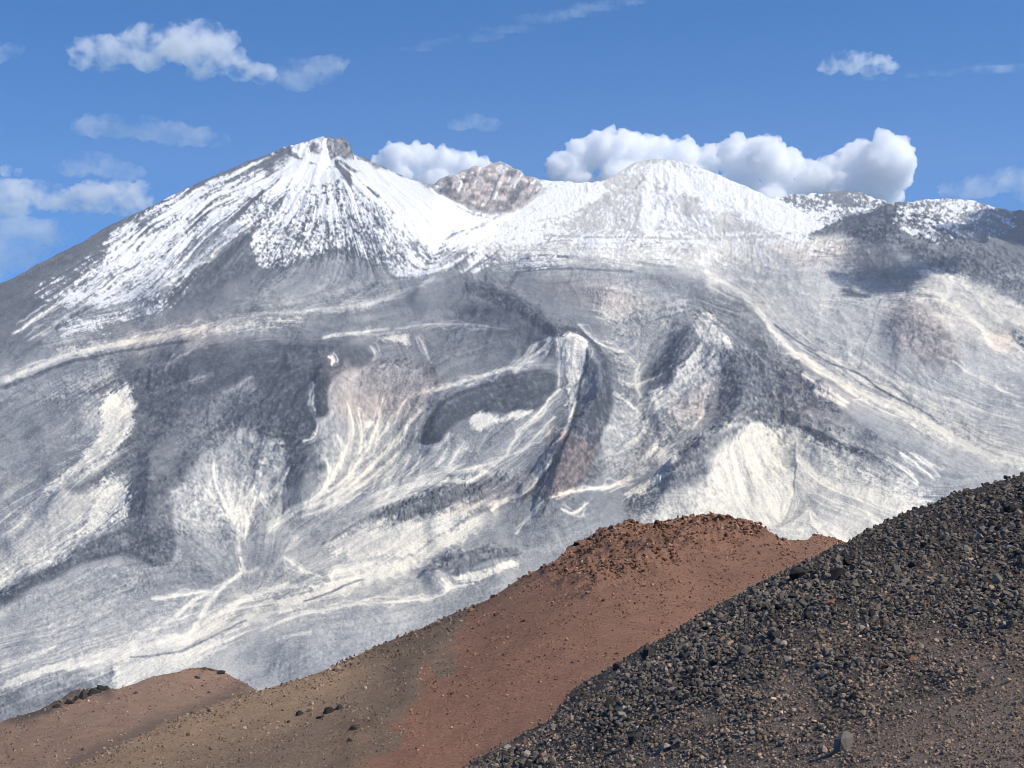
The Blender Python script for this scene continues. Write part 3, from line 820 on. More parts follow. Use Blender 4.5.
def volcano_material():
    N = Net('volcanic_ash_and_snow')
    at = N.node('ShaderNodeAttribute', attribute_name='cover')
    sp = N.node('ShaderNodeSeparateColor'); N.link(at.outputs['Color'], sp.inputs[0])
    geo = N.node('ShaderNodeNewGeometry')
    n1 = N.noise(0.09, 5, 0.65, geo.outputs['Position'])
    n2 = N.noise(0.012, 4, 0.6, geo.outputs['Position'])
    t = N.math('ADD', sp.outputs[0], N.math('MULTIPLY', N.math('SUBTRACT', n1.outputs['Fac'], 0.5), 0.22))
    t = N.math('ADD', t, N.math('MULTIPLY', N.math('SUBTRACT', n2.outputs['Fac'], 0.5), 0.10), None, True)
    c = N.ramp(t, [(0.0, (.030, .036, .046)), (.2, (.064, .072, .087)), (.38, (.148, .157, .172)), (.56, (.265, .275, .284)), (.76, (.455, .447, .425)), (1.0, (.74, .705, .615))])
    c = N.mix(sp.outputs[1], c, (1.26, .97, .86), 'MULTIPLY')
    c = N.mix(at.outputs['Alpha'], c, (1.06, 1.01, .90), 'MULTIPLY')
    c = N.mix(sp.outputs[2], c, (.765, .765, .755))
    return N.finish(c, 0.95, n1.outputs['Fac'], 0.8, 8.0, 0.1)


M_VOLCANO = volcano_material()
K_RANGE = 0.00191


def base_depth(py): return 3200.0 * np.exp(K_RANGE * (720.0 - py))


def grid_mesh(name, P, mat, cover=None, smooth=True):
    """A grid of points (rows, columns, 3) as one mesh; faces wound to face up."""
    nr, nc = P.shape[:2]
    me = bpy.data.meshes.new(name)
    me.vertices.add(nr * nc)
    me.vertices.foreach_set('co', P.reshape(-1).astype(np.float32))
    i = (np.arange(nr - 1)[:, None] * nc + np.arange(nc - 1)[None]).ravel()
    q = np.stack([i, i + nc, i + nc + 1, i + 1], 1)
    # row 0 is the far edge, so this order winds anticlockwise seen from above
    me.loops.add(q.size); me.loops.foreach_set('vertex_index', q.ravel().astype(np.int32))
    me.polygons.add(len(q)); me.polygons.foreach_set('loop_start', np.arange(0, q.size, 4, dtype=np.int32))
    me.polygons.foreach_set('use_smooth', np.full(len(q), smooth))
    if cover is not None:
        at = me.color_attributes.new('cover', 'FLOAT_COLOR', 'POINT')
        at.data.foreach_set('color', cover.reshape(-1).astype(np.float32))
    me.update(calc_edges=True)
    me.materials.append(mat)
    o = bpy.data.objects.new(name, me); COL.objects.link(o)
    return o


def poly_at(p, x):
    return np.interp(x, p[:, 0], p[:, 1])


def mountain(name, crest, x0, x1, bottom, step, rows, rscale=1.0, extra=None, back=900.0, jag=1.0, low_rows=None):
    px = np.arange(x0, x1 + step, step)
    cr = poly_at(crest, px) + jag * ((fbm(px / 7, px * 0 + 3.3, 81, 4, 0.65) - 0.5) * 3.2)
    t = np.linspace(0, 1, rows)[:, None]
    py = cr[None] + t * (bottom - cr[None])
    PX = np.broadcast_to(px[None], py.shape)
    if low_rows is not None:
        py = np.vstack([py, np.broadcast_to(low_rows[:, None], (len(low_rows), len(px)))]); PX = np.broadcast_to(px[None], py.shape)
    d = base_depth(py) * rscale
    if extra is not None: d = d + extra(PX, py)
    P = ray_point(PX, py, d)
    low_fade = np.clip((780 - py) / 60, 0, 1)
    P[..., 2] += low_fade * (sample(HGT, PX, py) + sample(BIG, PX, py) * sstep(3, 55, py - cr[None]))
    rel = P - EYE; dep = rel @ FWD
    cx = PX0 + FOC * rel[..., 0] / dep; cy = PY0 - FOC * (rel @ UPV) / dep
    cov = np.stack([sample(T, cx, cy), sample(BRN, cx, cy), np.clip(sample(SNOWF, cx, cy), 0, 1), sample(WARM, cx, cy)], -1)
    # the far side of the crest falls away from the viewer
    hd = P[0] - EYE; hd[:, 2] = 0; hd /= np.linalg.norm(hd, axis=1)[:, None]
    nb = 10; B = []
    for k in range(nb, 0, -1):
        s = back * (k / nb) ** 1.6
        q = P[0] + hd * s; q[:, 2] -= 0.55 * s + 20 * (vnoise(px / 9, px * 0 + k * 1.7, 91) - 0.3) * min(1, k / 3)
        B.append(q)
    P = np.concatenate([np.array(B), P], 0)
    cov = np.concatenate([np.repeat(cov[:1], nb, 0), cov], 0)
    o = grid_mesh(name, P, M_VOLCANO, cov)
    return o


MAIN_CREST = pts('-200,400 -100,340 -40,305 0,284 15,277 30,268 45,260 60,252 75,245 90,237 105,229 120,222 135,214 150,207 170,196 190,186 210,178 230,169 250,160 265,154 278,149 283,146 292,145 300,143 310,141 318,139 330,138 340,138 346,141 350,148 353,155 358,157 366,158 380,165 395,172 410,179 430,184 440,188 455,197 470,206 485,213 500,219 512,221 535,212 550,203 562,195 575,191 587,188 600,182 612,177 624,169 637,162 645,160 654,159 664,159 672,160 687,164 700,168 712,172 737,182 762,193 780,203 793,209 806,217 818,222 840,218 860,213 870,210 885,205 895,203 920,200 940,199 955,199 975,202 985,204 1005,209 1024,212 1100,225 1210,262')


def plateau(px, py):
    """The saddle before the snow cone is nearly level, so the cone stands well behind its edge."""
    return 620 * sstep(262, 234, py) * sstep(430, 500, px) * sstep(900, 830, px)


low = np.array([782, 794, 810, 835, 870, 920.0])
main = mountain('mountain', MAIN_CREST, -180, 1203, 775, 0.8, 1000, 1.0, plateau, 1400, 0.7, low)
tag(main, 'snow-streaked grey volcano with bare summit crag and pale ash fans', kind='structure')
CRATER_CREST = pts('380,200 425,186 436,184 440,180 446,177 456,175 462,171 470,168 476,166 485,165 492,163 502,163 510,166 518,170 526,176 540,179 560,181 580,183 600,182 630,178')
crater = mountain('crater_ridge', CRATER_CREST, 380, 630, 240, 0.7, 110, 1.0, lambda px, py: 700 + 0 * px, 700, 0.8)
tag(crater, 'tan rocky crater wall in the snow saddle between the two summits', kind='structure')
FAR_CREST = pts('735,215 752,205 765,200 775,197 790,195 815,194 830,192 850,192 860,193 870,197 885,202 900,209 930,222')
far = mountain('far_ridge', FAR_CREST, 735, 930, 245, 0.7, 75, 1.0, lambda px, py: 1900 + 0 * px, 900, 0.8)
tag(far, 'distant flat-topped ridge dusted with snow behind the white cone', kind='structure')

# the plain the whole range stands on, out to the horizon
gx = np.linspace(-16000, 16000, 60); gy = np.linspace(13300, -900, 60)
X, Y = np.meshgrid(gx, gy)
Z = -1420 + 40 * (fbm(X / 3000, Y / 3000, 95, 3) - 0.5)
gp = grid_mesh('ground', np.stack([X, Y, Z], -1), M_VOLCANO, np.broadcast_to(np.array([.6, .1, 0, .4]), (60, 60, 4)).copy())
tag(gp, 'pale ash plain at the foot of the volcano', kind='structure')

# ---------------------------------------------------------------- light, sky, air
w = bpy.data.worlds.new('World'); SC.world = w; w.use_nodes = True
nt = w.node_tree; nt.nodes.clear()
sky = nt.nodes.new('ShaderNodeTexSky'); sky.sky_type = 'NISHITA'; sky.sun_disc = False
sky.sun_elevation = SUN_EL; sky.sun_rotation = SUN_AZ
sky.altitude = 2500; sky.air_density = 0.95; sky.dust_density = 0.0; sky.ozone_density = 10
# thin high-desert air: the blue stays deep right down to the horizon
tc = nt.nodes.new('ShaderNodeTexCoord'); ma = nt.nodes.new('ShaderNodeVectorMath'); ma.operation = 'MULTIPLY_ADD'
ma.inputs[1].default_value = (1, 1, 0.85); ma.inputs[2].default_value = (0, 0, 0.2)
nm = nt.nodes.new('ShaderNodeVectorMath'); nm.operation = 'NORMALIZE'
nt.links.new(tc.outputs['Generated'], ma.inputs[0]); nt.links.new(ma.outputs[0], nm.inputs[0]); nt.links.new(nm.outputs[0], sky.inputs['Vector'])
bg = nt.nodes.new('ShaderNodeBackground'); bg.inputs['Strength'].default_value = 0.10
wo = nt.nodes.new('ShaderNodeOutputWorld')
tn = nt.nodes.new('ShaderNodeMix'); tn.data_type = 'RGBA'; tn.blend_type = 'MULTIPLY'; tn.inputs[0].default_value = 1.0
tn.inputs[7].default_value = (.29, .79, .95, 1)
nt.links.new(sky.outputs[0], tn.inputs[6]); nt.links.new(tn.outputs[2], bg.inputs[0]); nt.links.new(bg.outputs[0], wo.inputs[0])
sd_ = bpy.data.lights.new('sun', 'SUN'); sd_.energy = 3.25; sd_.angle = R(0.5); sd_.color = (1.0, 0.925, 0.80)
so = bpy.data.objects.new('sun', sd_); COL.objects.link(so)
so.rotation_euler = Vector(SUN_DIR).to_track_quat('Z', 'Y').to_euler()
so.location = (3000, -1000, 6000)

bm = bmesh.new(); bmesh.ops.create_cube(bm, size=1)
for v in bm.verts:
    v.co = Vector((v.co.x * 32400, (-1000 if v.co.y < 0 else 13400), (-1480 if v.co.z < 0 else 1560)))
me = bpy.data.meshes.new('haze'); bm.to_mesh(me); bm.free()
hz = bpy.data.objects.new('haze', me); COL.objects.link(hz)
hm, hn, hl = new_mat('thin_blue_air')
ho = hn.new('ShaderNodeOutputMaterial'); hv = hn.new('ShaderNodeVolumePrincipled')
hv.inputs['Color'].default_value = (.84, .91, 1.0, 1); hv.inputs['Density'].default_value = 2.0e-5; hv.inputs['Anisotropy'].default_value = 0.1
hl.new(hv.outputs[0], ho.inputs['Volume']); me.materials.append(hm)
tag(hz, 'thin bluish mountain air', kind='stuff')

SC.view_settings.view_transform = 'Standard'; SC.view_settings.look = 'None'
SC.view_settings.exposure = 0.78; SC.view_settings.gamma = 1.0
SC.render.engine = 'CYCLES'
SC.cycles.max_bounces = 8; SC.cycles.diffuse_bounces = 2; SC.cycles.glossy_bounces = 1
SC.cycles.transparent_max_bounces = 12; SC.cycles.volume_bounces = 4
SC.cycles.use_denoising = True
SC.cycles.pixel_filter_type = 'BLACKMAN_HARRIS'; SC.cycles.filter_width = 0.85
# ---------------------------------------------------------------- the near hills
def interp_curve(p, x):
    c = curve(p, 6); i = np.argsort(c[:, 0]); return np.interp(x, c[i, 0], c[i, 1])


class Hill:
    """A hillside that falls towards the viewer's left; crest line, distance of the crest, and how quickly it comes nearer below it."""
    def __init__(s, crest, dist, k, slope_bump):
        s.crest, s.dist, s.k, s.bump = pts(crest), pts(dist), k, slope_bump
        x = np.arange(-520, 2020, 4.0); y = np.interp(x, s.crest[:, 0], s.crest[:, 1]); g = np.exp(-(np.arange(-60, 61) / 22.0) ** 2); g /= g.sum()
        s.sx, s.sy = x, np.convolve(np.pad(y, 60, mode='reflect', reflect_type='odd'), g, 'valid')

    def crest_y(s, px):
        return np.interp(px, s.crest[:, 0], s.crest[:, 1])

    def depth(s, px, py):
        cy = np.interp(px, s.sx, s.sy); dc = np.interp(px, s.dist[:, 0], s.dist[:, 1])
        u = np.maximum(py - cy + 12, 0) / FOC
        r = 6.0 / FOC                                  # the edge rolls over instead of breaking sharply
        return 1.0 / (1.0 / dc + s.k * (u - r * (1 - np.exp(-u / r)) * 0.6))

    def at(s, px, py):
        P = ray_point(px, py, s.depth(px, py))
        P[..., 2] += s.bump(px, py, P)
        return P

    def build(s, name, x0, x1, below, step, rows, mat, cover, back_to, drop, power=1.15):
        px = np.arange(x0, x1 + step, step); cy = s.crest_y(px)
        t = np.linspace(0, 1, rows)[:, None] ** power
        py = cy[None] + t * (np.maximum(below, cy + 60) - cy)[None]
        PX = np.broadcast_to(px[None], py.shape)
        P = s.at(PX, py); cov = cover(PX, py)
        hd = P[0] - EYE; hd[:, 2] = 0; hd /= np.linalg.norm(hd, axis=1)[:, None]
        B = []; nb = 14
        for q in range(nb, 0, -1):
            r = back_to * (q / nb) ** 1.8
            b = P[0] + hd * r; b[:, 2] -= drop * r + 0.12 * r * (vnoise(px / 14, px * 0 + q, 33) - 0.5)
            B.append(b)
        P = np.concatenate([np.array(B), P], 0); cov = np.concatenate([np.repeat(cov[:1], nb, 0), cov], 0)
        return grid_mesh(name, P, mat, cov)


def soil_material(name, stops_attr, grain, bump, bstr):
    """Ground whose colour follows the painted cover (R, G, B weights of four soils) plus grain."""
    N = Net(name)
    at = N.node('ShaderNodeAttribute', attribute_name='cover'); sp = N.node('ShaderNodeSeparateColor'); N.link(at.outputs['Color'], sp.inputs[0])
    geo = N.node('ShaderNodeNewGeometry')
    g1 = N.noise(grain, 6, 0.7, geo.outputs['Position']); g2 = N.noise(grain * 0.13, 4, 0.6, geo.outputs['Position'])
    vo = N.node('ShaderNodeTexVoronoi'); vo.inputs['Scale'].default_value = grain * 0.8; N.link(geo.outputs['Position'], vo.inputs['Vector'])
    c = N.mix(sp.outputs[0], stops_attr[0], stops_attr[1]); c = N.mix(sp.outputs[1], c, stops_attr[2]); c = N.mix(sp.outputs[2], c, stops_attr[3])
    f = N.math('ADD', N.math('MULTIPLY', g1.outputs['Fac'], 1.3), N.math('MULTIPLY', g2.outputs['Fac'], 0.75))
    f = N.math('ADD', f, N.math('MULTIPLY', vo.outputs['Distance'], 0.12))
    gr = N.node('ShaderNodeCombineColor'); [N.link(f, gr.inputs[i]) for i in range(3)]
    c = N.mix(1.0, c, gr.outputs[0], 'MULTIPLY')
    return N.finish(c, 0.95, f, bstr, bump, 0.15)


near = Hill('-400,1110 200,868 300,836 400,800 440,780 460,768 482,754 505,741 528,728 550,716 575,690 600,675 622,661 640,648 655,642 680,627 700,612 730,598 760,580 780,570 800,561 830,548 850,540 880,526 910,514 930,508 950,499 975,492 1000,484 1024,476 1100,446 1250,392 1500,300 2000,110',
            '-400,36 1500,44', 0.5, lambda px, py, P: 0.10 * (fbm(P[..., 0] / 1.6, P[..., 1] / 1.6, 3, 4) - 0.5) + 0.5 * (fbm(P[..., 0] / 7, P[..., 1] / 7, 5, 2) - 0.5) * sstep(10, 30, P[..., 1]))
mid_out = pts('562,560 600,538 640,526 700,519 745,522 770,530 720,545 690,556 650,566 620,578 590,590 566,580 552,570')


def mid_bump(px, py, P):
    d, _, _ = seg_dist(px.astype(np.float32), py.astype(np.float32), mid_out, True)
    o = np.where(inside(px, py, mid_out), 1.0, np.clip(1 - d / 14, 0, 1))
    b = 0.5 * (fbm(P[..., 0] / 6, P[..., 1] / 6, 13, 4) - 0.5) + 2.2 * (fbm(P[..., 0] / 30, P[..., 1] / 40, 15, 3) - 0.5)
    c = np.exp(-((py - midh.crest_y(px)) / 10) ** 2)
    return b * (1 - 0.5 * c) + o * (1.5 * (ridged(P[..., 0] / 5, P[..., 1] / 5, 17, 4) - 0.5) + 0.5 * (ridged(P[..., 0] / 1.4, P[..., 1] / 1.7, 19, 3) - 0.5))


midh = Hill('-300,930 0,802 60,775 100,757 120,747 140,737 160,727 180,717 200,709 220,702 240,695 262,689 280,684 300,678 320,671 340,662 360,654 380,645 400,637 420,629 435,622 450,615 465,609 480,603 490,599 500,592 510,585 520,579 532,573 545,567 555,562 562,557 568,552 575,547 588,541 600,536 612,531 625,528 640,526 650,524 665,522 680,520 695,519 710,518 720,516 730,516 738,520 745,525 750,522 754,528 765,533 778,538 790,541 800,540 808,539 813,534 818,533 824,535 835,537 848,542 870,552 900,562 1000,610 1100,660',
            '-300,80 0,90 262,110 500,128 700,140 850,132 1100,110', 0.048, mid_bump)


def left_bump(px, py, P):
    dk = np.exp(-((px - 85) / 28) ** 2) * np.exp(-((py - lefth.crest_y(px)) / 9) ** 2)
    return 1.5 * (fbm(P[..., 0] / 9, P[..., 1] / 9, 23, 5, .55) - 0.5) + dk * 1.6 * (ridged(P[..., 0] / 4, P[..., 1] / 4, 25, 3) - 0.35)


lefth = Hill('-300,860 -150,785 -50,742 -20,730 0,722 30,712 45,707 58,702 70,696 82,693 95,690 104,688 110,689 118,690 125,687 135,684 150,677 162,673 175,671 190,669 200,669 210,670 220,672 230,677 240,683 250,688 258,692 280,702 320,722 400,765 500,820',
             '-300,190 0,220 200,250 500,230', 0.018, left_bump)


def near_cover(px, py):
    s = (px - 700) * 0.32 + (py - 640)          # finer brown gravel towards the lower right
    n = (fbm(px / 45, py / 26, 43, 4) - 0.5) * 190
    g = sstep(-30, 110, s * 0.75 + n - 20)
    o = sstep(0.60, 0.74, fbm(px / 30, py / 16, 47, 4)) * sstep(560, 610, py + 0.35 * (px - 900)) * 0.7
    pk = sstep(60, 170, (px - 860) * 0.5 + (py - 690) + n * 0.3)
    return np.stack([g, o, pk * 0.6, np.ones_like(g)], -1)


def mid_cover(px, py):
    n = (fbm(px / 30, py / 22, 53, 4) - 0.5)
    edge = (px - 355) - (768 - py) * 0.78       # scoria begins right of this line
    red = sstep(-6, 9, edge + n * 80)
    cy = midh.crest_y(px)
    tan = np.exp(-((py - cy - 14) / 24) ** 2) * sstep(420, 330, px) * sstep(60, 130, px) * 0.85
    tan = np.maximum(tan, 0.75 * sstep(30, -60, (py - cy - 40)) * sstep(300, 180, px) * sstep(60, 110, px))
    dk = np.exp(-((py - cy - 26) / 16) ** 2) * sstep(520, 570, px) * sstep(740, 680, px) * (0.5 + n * 1.6)
    dk = np.maximum(dk, 0.28 * sstep(120, 30, py - cy + n * 60) * sstep(430, 500, px) * (0.8 + n))
    dk = np.maximum(dk, 0.40 * sstep(24, 0, np.abs(edge + 30 + n * 60)) * sstep(590, 640, py))
    dk = np.maximum(dk, sstep(20, 2, py - cy) * sstep(330, 400, px) * sstep(570, 520, px) * 0.6)
    return np.stack([red, np.clip(tan, 0, 1), np.clip(dk, 0, 1), np.ones_like(red)], -1)


def left_cover(px, py):
    n = (fbm(px / 26, py / 14, 63, 4) - 0.5)
    cy = lefth.crest_y(px)
    dk = sstep(13, 4, py - cy + n * 14) * sstep(-10, 20, px) * sstep(118, 104, px)
    tr = np.exp(-(((py - 757) - (px - 90) * -0.42 + 3) / 9) ** 2) * sstep(40, 90, px) * 0.6
    red = sstep(-0.1, 0.25, n) * 0.6
    return np.stack([red, np.clip(0.25 + n, 0, .5), np.clip(np.maximum(dk, tr), 0, 1), np.ones_like(dk)], -1)


M_NEAR = soil_material('dark_scree_soil', [(.046, .037, .030), (.185, .140, .108), (.24, .17, .115), (.20, .148, .122)], 26.0, 0.03, 0.8)  # first colour: coarse-zone ground, darkened for the deep shadows between rocks
M_MID = soil_material('red_scoria_soil', [(.25, .18, .125), (.328, .176, .116), (.37, .25, .16), (.112, .078, .058)], 3.6, 0.4, 1.0)
M_LEFT = soil_material('brown_ash_soil', [(.255, .165, .118), (.30, .155, .105), (.26, .195, .15), (.095, .08, .07)], 3.0, 0.4, 1.0)
oh = lefth.build('brown_hill', -300, 500, 900, 1.0, 160, M_LEFT, left_cover, 260, 0.6)
tag(oh, 'bare brown ash hill at the lower left', kind='structure')
oh = midh.build('red_hill', -300, 1100, 1000, 0.9, 420, M_MID, mid_cover, 220, 0.62)
tag(oh, 'rusty red scoria ridge with a rocky crest', kind='structure')
oh = near.build('scree_slope', -500, 2000, 2300, 1.25, 560, M_NEAR, near_cover, 120, 0.75, 1.9)
tag(oh, 'steep slope of dark volcanic scree', kind='structure')

# ---------------------------------------------------------------- loose rocks
def rock_shape(seed, flat):
    r = np.random.default_rng(seed)
    bm = bmesh.new()
    for _ in range(int(r.integers(16, 28))):
        v = r.standard_normal(3); v /= np.linalg.norm(v); v *= r.uniform(0.86, 1.0)
        bm.verts.new((v[0] * 0.5, v[1] * 0.5 * r.uniform(.85, 1), v[2] * 0.5 * flat))
    res = bmesh.ops.convex_hull(bm, input=list(bm.verts))
    bmesh.ops.delete(bm, geom=[g for g in res['geom_interior'] if isinstance(g, bmesh.types.BMVert)], context='VERTS')
    bmesh.ops.triangulate(bm, faces=list(bm.faces))
    bmesh.ops.recalc_face_normals(bm, faces=list(bm.faces))
    V = np.array([v.co[:] for v in bm.verts]); bm.verts.index_update()
    Fc = np.array([[v.index for v in f.verts] for f in bm.faces])
    V -= (V.max(0) + V.min(0)) / 2
    V /= max(np.ptp(V[:, 0]), np.ptp(V[:, 1]), 1e-6)
    bm.free()
    return V, Fc


SHAPES = [rock_shape(100 + i, (.5, .65, .8, .95)[i % 4]) for i in range(16)]


def rot_mats(n, r, tilt=0.7):
    a = r.uniform(0, 2 * np.pi, n); b = r.normal(0, tilt, n); c = r.normal(0, tilt, n)
    ca, sa, cb, sb, cc, sc = np.cos(a), np.sin(a), np.cos(b), np.sin(b), np.cos(c), np.sin(c)
    Z = np.zeros((n, 3, 3)); Z[:, 0, 0] = ca; Z[:, 0, 1] = -sa; Z[:, 1, 0] = sa; Z[:, 1, 1] = ca; Z[:, 2, 2] = 1
    Xm = np.zeros((n, 3, 3)); Xm[:, 0, 0] = 1; Xm[:, 1, 1] = cb; Xm[:, 1, 2] = -sb; Xm[:, 2, 1] = sb; Xm[:, 2, 2] = cb
    Ym = np.zeros((n, 3, 3)); Ym[:, 1, 1] = 1; Ym[:, 0, 0] = cc; Ym[:, 0, 2] = sc; Ym[:, 2, 0] = -sc; Ym[:, 2, 2] = cc
    return Ym @ Xm @ Z


def rock_field(name, P, size, tint, mat, seed):
    """Very many loose stones as one mesh."""
    r = np.random.default_rng(seed)
    n = len(P); Rm = rot_mats(n, r); sc = size[:, None] * np.stack([r.uniform(.8, 1.2, n), r.uniform(.75, 1.1, n), r.uniform(.8, 1.15, n)], 1)
    which = r.integers(0, len(SHAPES), n)
    VV, FF, CC, off = [], [], [], 0
    for k, (V, Fc) in enumerate(SHAPES):
        m = np.where(which == k)[0]
        if not len(m): continue
        v = np.einsum('nij,nkj->nki', Rm[m], V[None] * sc[m][:, None]) + P[m][:, None]
        f = Fc[None] + (np.arange(len(m)) * len(V))[:, None, None] + off
        VV.append(v.reshape(-1, 3)); FF.append(f.reshape(-1, 3)); off += len(m) * len(V)
        CC.append(np.repeat(tint[m], len(V), 0))
    VV = np.concatenate(VV); FF = np.concatenate(FF); CC = np.concatenate(CC)
    me = bpy.data.meshes.new(name)
    me.vertices.add(len(VV)); me.vertices.foreach_set('co', VV.ravel().astype(np.float32))
    me.loops.add(FF.size); me.loops.foreach_set('vertex_index', FF.ravel().astype(np.int32))
    me.polygons.add(len(FF)); me.polygons.foreach_set('loop_start', np.arange(0, FF.size, 3, dtype=np.int32))
    me.polygons.foreach_set('use_smooth', np.zeros(len(FF), bool))
    at = me.color_attributes.new('tint', 'FLOAT_COLOR', 'POINT')
    at.data.foreach_set('color', np.concatenate([CC, np.ones((len(CC), 1))], 1).ravel().astype(np.float32))
    me.update(calc_edges=True); me.materials.append(mat)
    o = bpy.data.objects.new(name, me); COL.objects.link(o)
    return o


def stone_material(name, col=None, scale=40.0, bd=0.01):
    N = Net(name); geo = N.node('ShaderNodeNewGeometry')
    n1 = N.noise(scale, 5, 0.7, geo.outputs['Position'])
    if col is None:
        at = N.node('ShaderNodeAttribute', attribute_name='tint'); c = at.outputs['Color']
    else:
        c = N.mix(N.node('ShaderNodeObjectInfo').outputs['Random'], tuple(v * .72 for v in col), tuple(v * 1.3 for v in col))
    f = N.math('ADD', N.math('MULTIPLY', n1.outputs['Fac'], 0.9), 0.55)
    g = N.node('ShaderNodeCombineColor'); [N.link(f, g.inputs[i]) for i in range(3)]
    c = N.mix(1.0, c, g.outputs[0], 'MULTIPLY')
    return N.finish(c, 0.95, n1.outputs['Fac'], 0.5, bd, 0.06)


M_FIELD = stone_material('scree_stone', None, 30.0, 0.015)
M_FIELD_FAR = stone_material('ridge_stone', None, 4.0, 0.08)
STONE = {'dark': stone_material('dark_lava_stone', (.128, .110, .095)), 'grey': stone_material('grey_lava_stone', (.215, .19, .165)),
         'black': stone_material('black_lava_stone', (.04, .036, .034)), 'brown': stone_material('brown_lava_stone', (.215, .172, .145)),
         'rust': stone_material('rusty_stone', (.20, .095, .062)), 'tan': stone_material('tan_stone', (.30, .235, .18)), 'red': stone_material('red_scoria_stone', (.14, .075, .052), 5, .08),
         'slate': stone_material('slate_grey_stone', (.135, .125, .11))}

# --- the near scree
r = np.random.default_rng(21)
N0 = 460000
px = r.uniform(250, 1520, N0); py = r.uniform(300, 1220, N0)
cy = near.crest_y(px); keep = (py > cy - 1); px, py, cy = px[keep], py[keep], cy[keep]
cov = near_cover(px, py); fine = cov[:, 0]
clus = fbm(px / 26, py / 18, 67, 4)
coarse = (1 - fine) * (0.55 + 0.9 * sstep(.40, .62, clus))
size_px = np.exp(r.normal(0, 0.40, len(px))) * (2.0 + 2.3 * np.clip(coarse, 0, 1.2))
size_px = np.minimum(size_px, 5.0 + 0.22 * np.maximum(py - cy, 0))
prob = np.clip(14.0 / size_px ** 1.5, 0, 1) * np.where((px > 1075) | (py > 810), 0.45, 0.93) * (1 - 0.35 * fine)
m = r.uniform(0, 1, len(px)) < prob
px, py, fine, size_px, cov = px[m], py[m], fine[m], np.minimum(size_px[m], 11.5), cov[m]
dep = near.depth(px, py); P = near.at(px, py); size = size_px * dep / FOC
P[:, 2] += size * (r.uniform(-0.05, 0.30, len(px)) - 0.25 * sstep(14, 0, py - near.crest_y(px)))
base = np.where(r.uniform(0, 1, len(px))[:, None] < fine[:, None] * 0.8, np.array([[.235, .170, .125]]), np.array([[.118, .098, .082]]))
tint = base * np.exp(r.normal(0, 0.30, len(px)))[:, None]
u = r.uniform(0, 1, len(px))
tint = np.where((u < .02)[:, None], np.array([[.17, .14, .12]]) * r.uniform(.7, 1.3, (len(px), 1)), tint)
tint = np.where(((u > .965) & (py > 560))[:, None], np.array([[.16, .10, .075]]) * r.uniform(.6, 1.2, (len(px), 1)), tint)
seen = (px > 2) & (px < 1022) & (py < 764) & (py > near.crest_y(px) + 1.5)
order = np.argsort(-np.where(seen, size_px, 0))
big = order[:222]; rest = np.ones(len(px), bool); rest[big] = False
o = rock_field('scree', P[rest], size[rest], tint[rest], M_FIELD, 5)
tag(o, 'loose dark scree and gravel covering the near slope', kind='stuff')

MESHES = {}
def single_rock(name, p, size, shape, mat, label, group, cat='rock', rot=None, scale=None):
    key = (shape, mat)
    if key not in MESHES:
        V, Fc = SHAPES[shape]
        me = bpy.data.meshes.new('rock'); me.from_pydata([tuple(v) for v in V], [], [tuple(int(i) for i in f) for f in Fc])
        me.materials.append(STONE[mat]); MESHES[key] = me
    o = bpy.data.objects.new(name, MESHES[key]); COL.objects.link(o)
    o.location = p; o.scale = tuple(size * s for s in (scale or (1, 1, 1)))
    o.rotation_euler = rot if rot is not None else (random.gauss(0, .5), random.gauss(0, .5), random.uniform(0, 6.28))
    tag(o, label, cat, group)
    return o


kinds = {'dark': 'dark grey angular rock wedged in the coarse scree of the near slope', 'grey': 'mid grey angular rock lying in the coarse scree of the near slope',
         'black': 'near-black angular rock lying in the coarse scree of the near slope', 'brown': 'brownish grey rock lying in the gravel of the near slope'}
for i in big:
    t = tint[i].mean()
    k = 'brown' if fine[i] > .5 else ('black' if t < .10 else 'dark' if t < .165 else 'grey')
    single_rock('rock', P[i], size[i], int(r.integers(0, 16)), k, kinds[k], k + ' rocks in the near scree')


def on(h, px, py, size_px, lift=0.2):
    px, py = np.array([float(px)]), np.array([float(py)])
    d = h.depth(px, py); s = float(size_px * d[0] / FOC); p = h.at(px, py)[0]; p[2] += s * lift
    return p, s


p_, s_ = on(near, 843, 752, 24, 0.32)
single_rock('rock', p_, s_, 3, 'slate', 'smooth slate-grey boulder alone on the fine gravel, with a black shadow on its left', None, 'boulder', (0.25, 0.5, 0.9), (.85, .85, 1.25))
for x, y, sz, mt, lb, sh in (
        (634, 740, 19, 'black', 'black blocky boulder among grey scree low on the near slope', 2), (610, 711, 15, 'black', 'black rock just below the scree edge beside the red hillside', 7),
        (648, 653, 14, 'black', 'black knob standing on the edge of the scree against the red slope', 11), (617, 668, 12, 'black', 'small black knob lower on the scree edge against red slope', 6),
        (797, 578, 19, 'black', 'large black boulder near the top of the scree, left of its partner', 10), (838, 577, 21, 'black', 'largest black boulder near the top of the dark scree', 3),
        (968, 551, 13, 'slate', 'pale flat rock in the dark scree high on the near slope', 0), (997, 582, 13, 'slate', 'pale grey block at the border of scree and brown gravel', 5),
        (830, 604, 10, 'rust', 'rusty orange stone in the middle of the dark scree', 9), (913, 661, 8, 'rust', 'small brick-red stone in the brown gravel', 4),
        (553, 764, 7, 'tan', 'small peach-coloured stone at the bottom of the dark scree', 8), (508, 745, 12, 'grey', 'light grey block on the scree edge above the red slope', 1),
        (820, 668, 16, 'dark', 'dark grey slab in the centre of the near slope', 12), (745, 655, 15, 'dark', 'dark grey block in scree left of the rusty stone', 15)):
    p_, s_ = on(near, x, y, sz)
    single_rock('rock', p_, s_, sh, mt, lb, None)

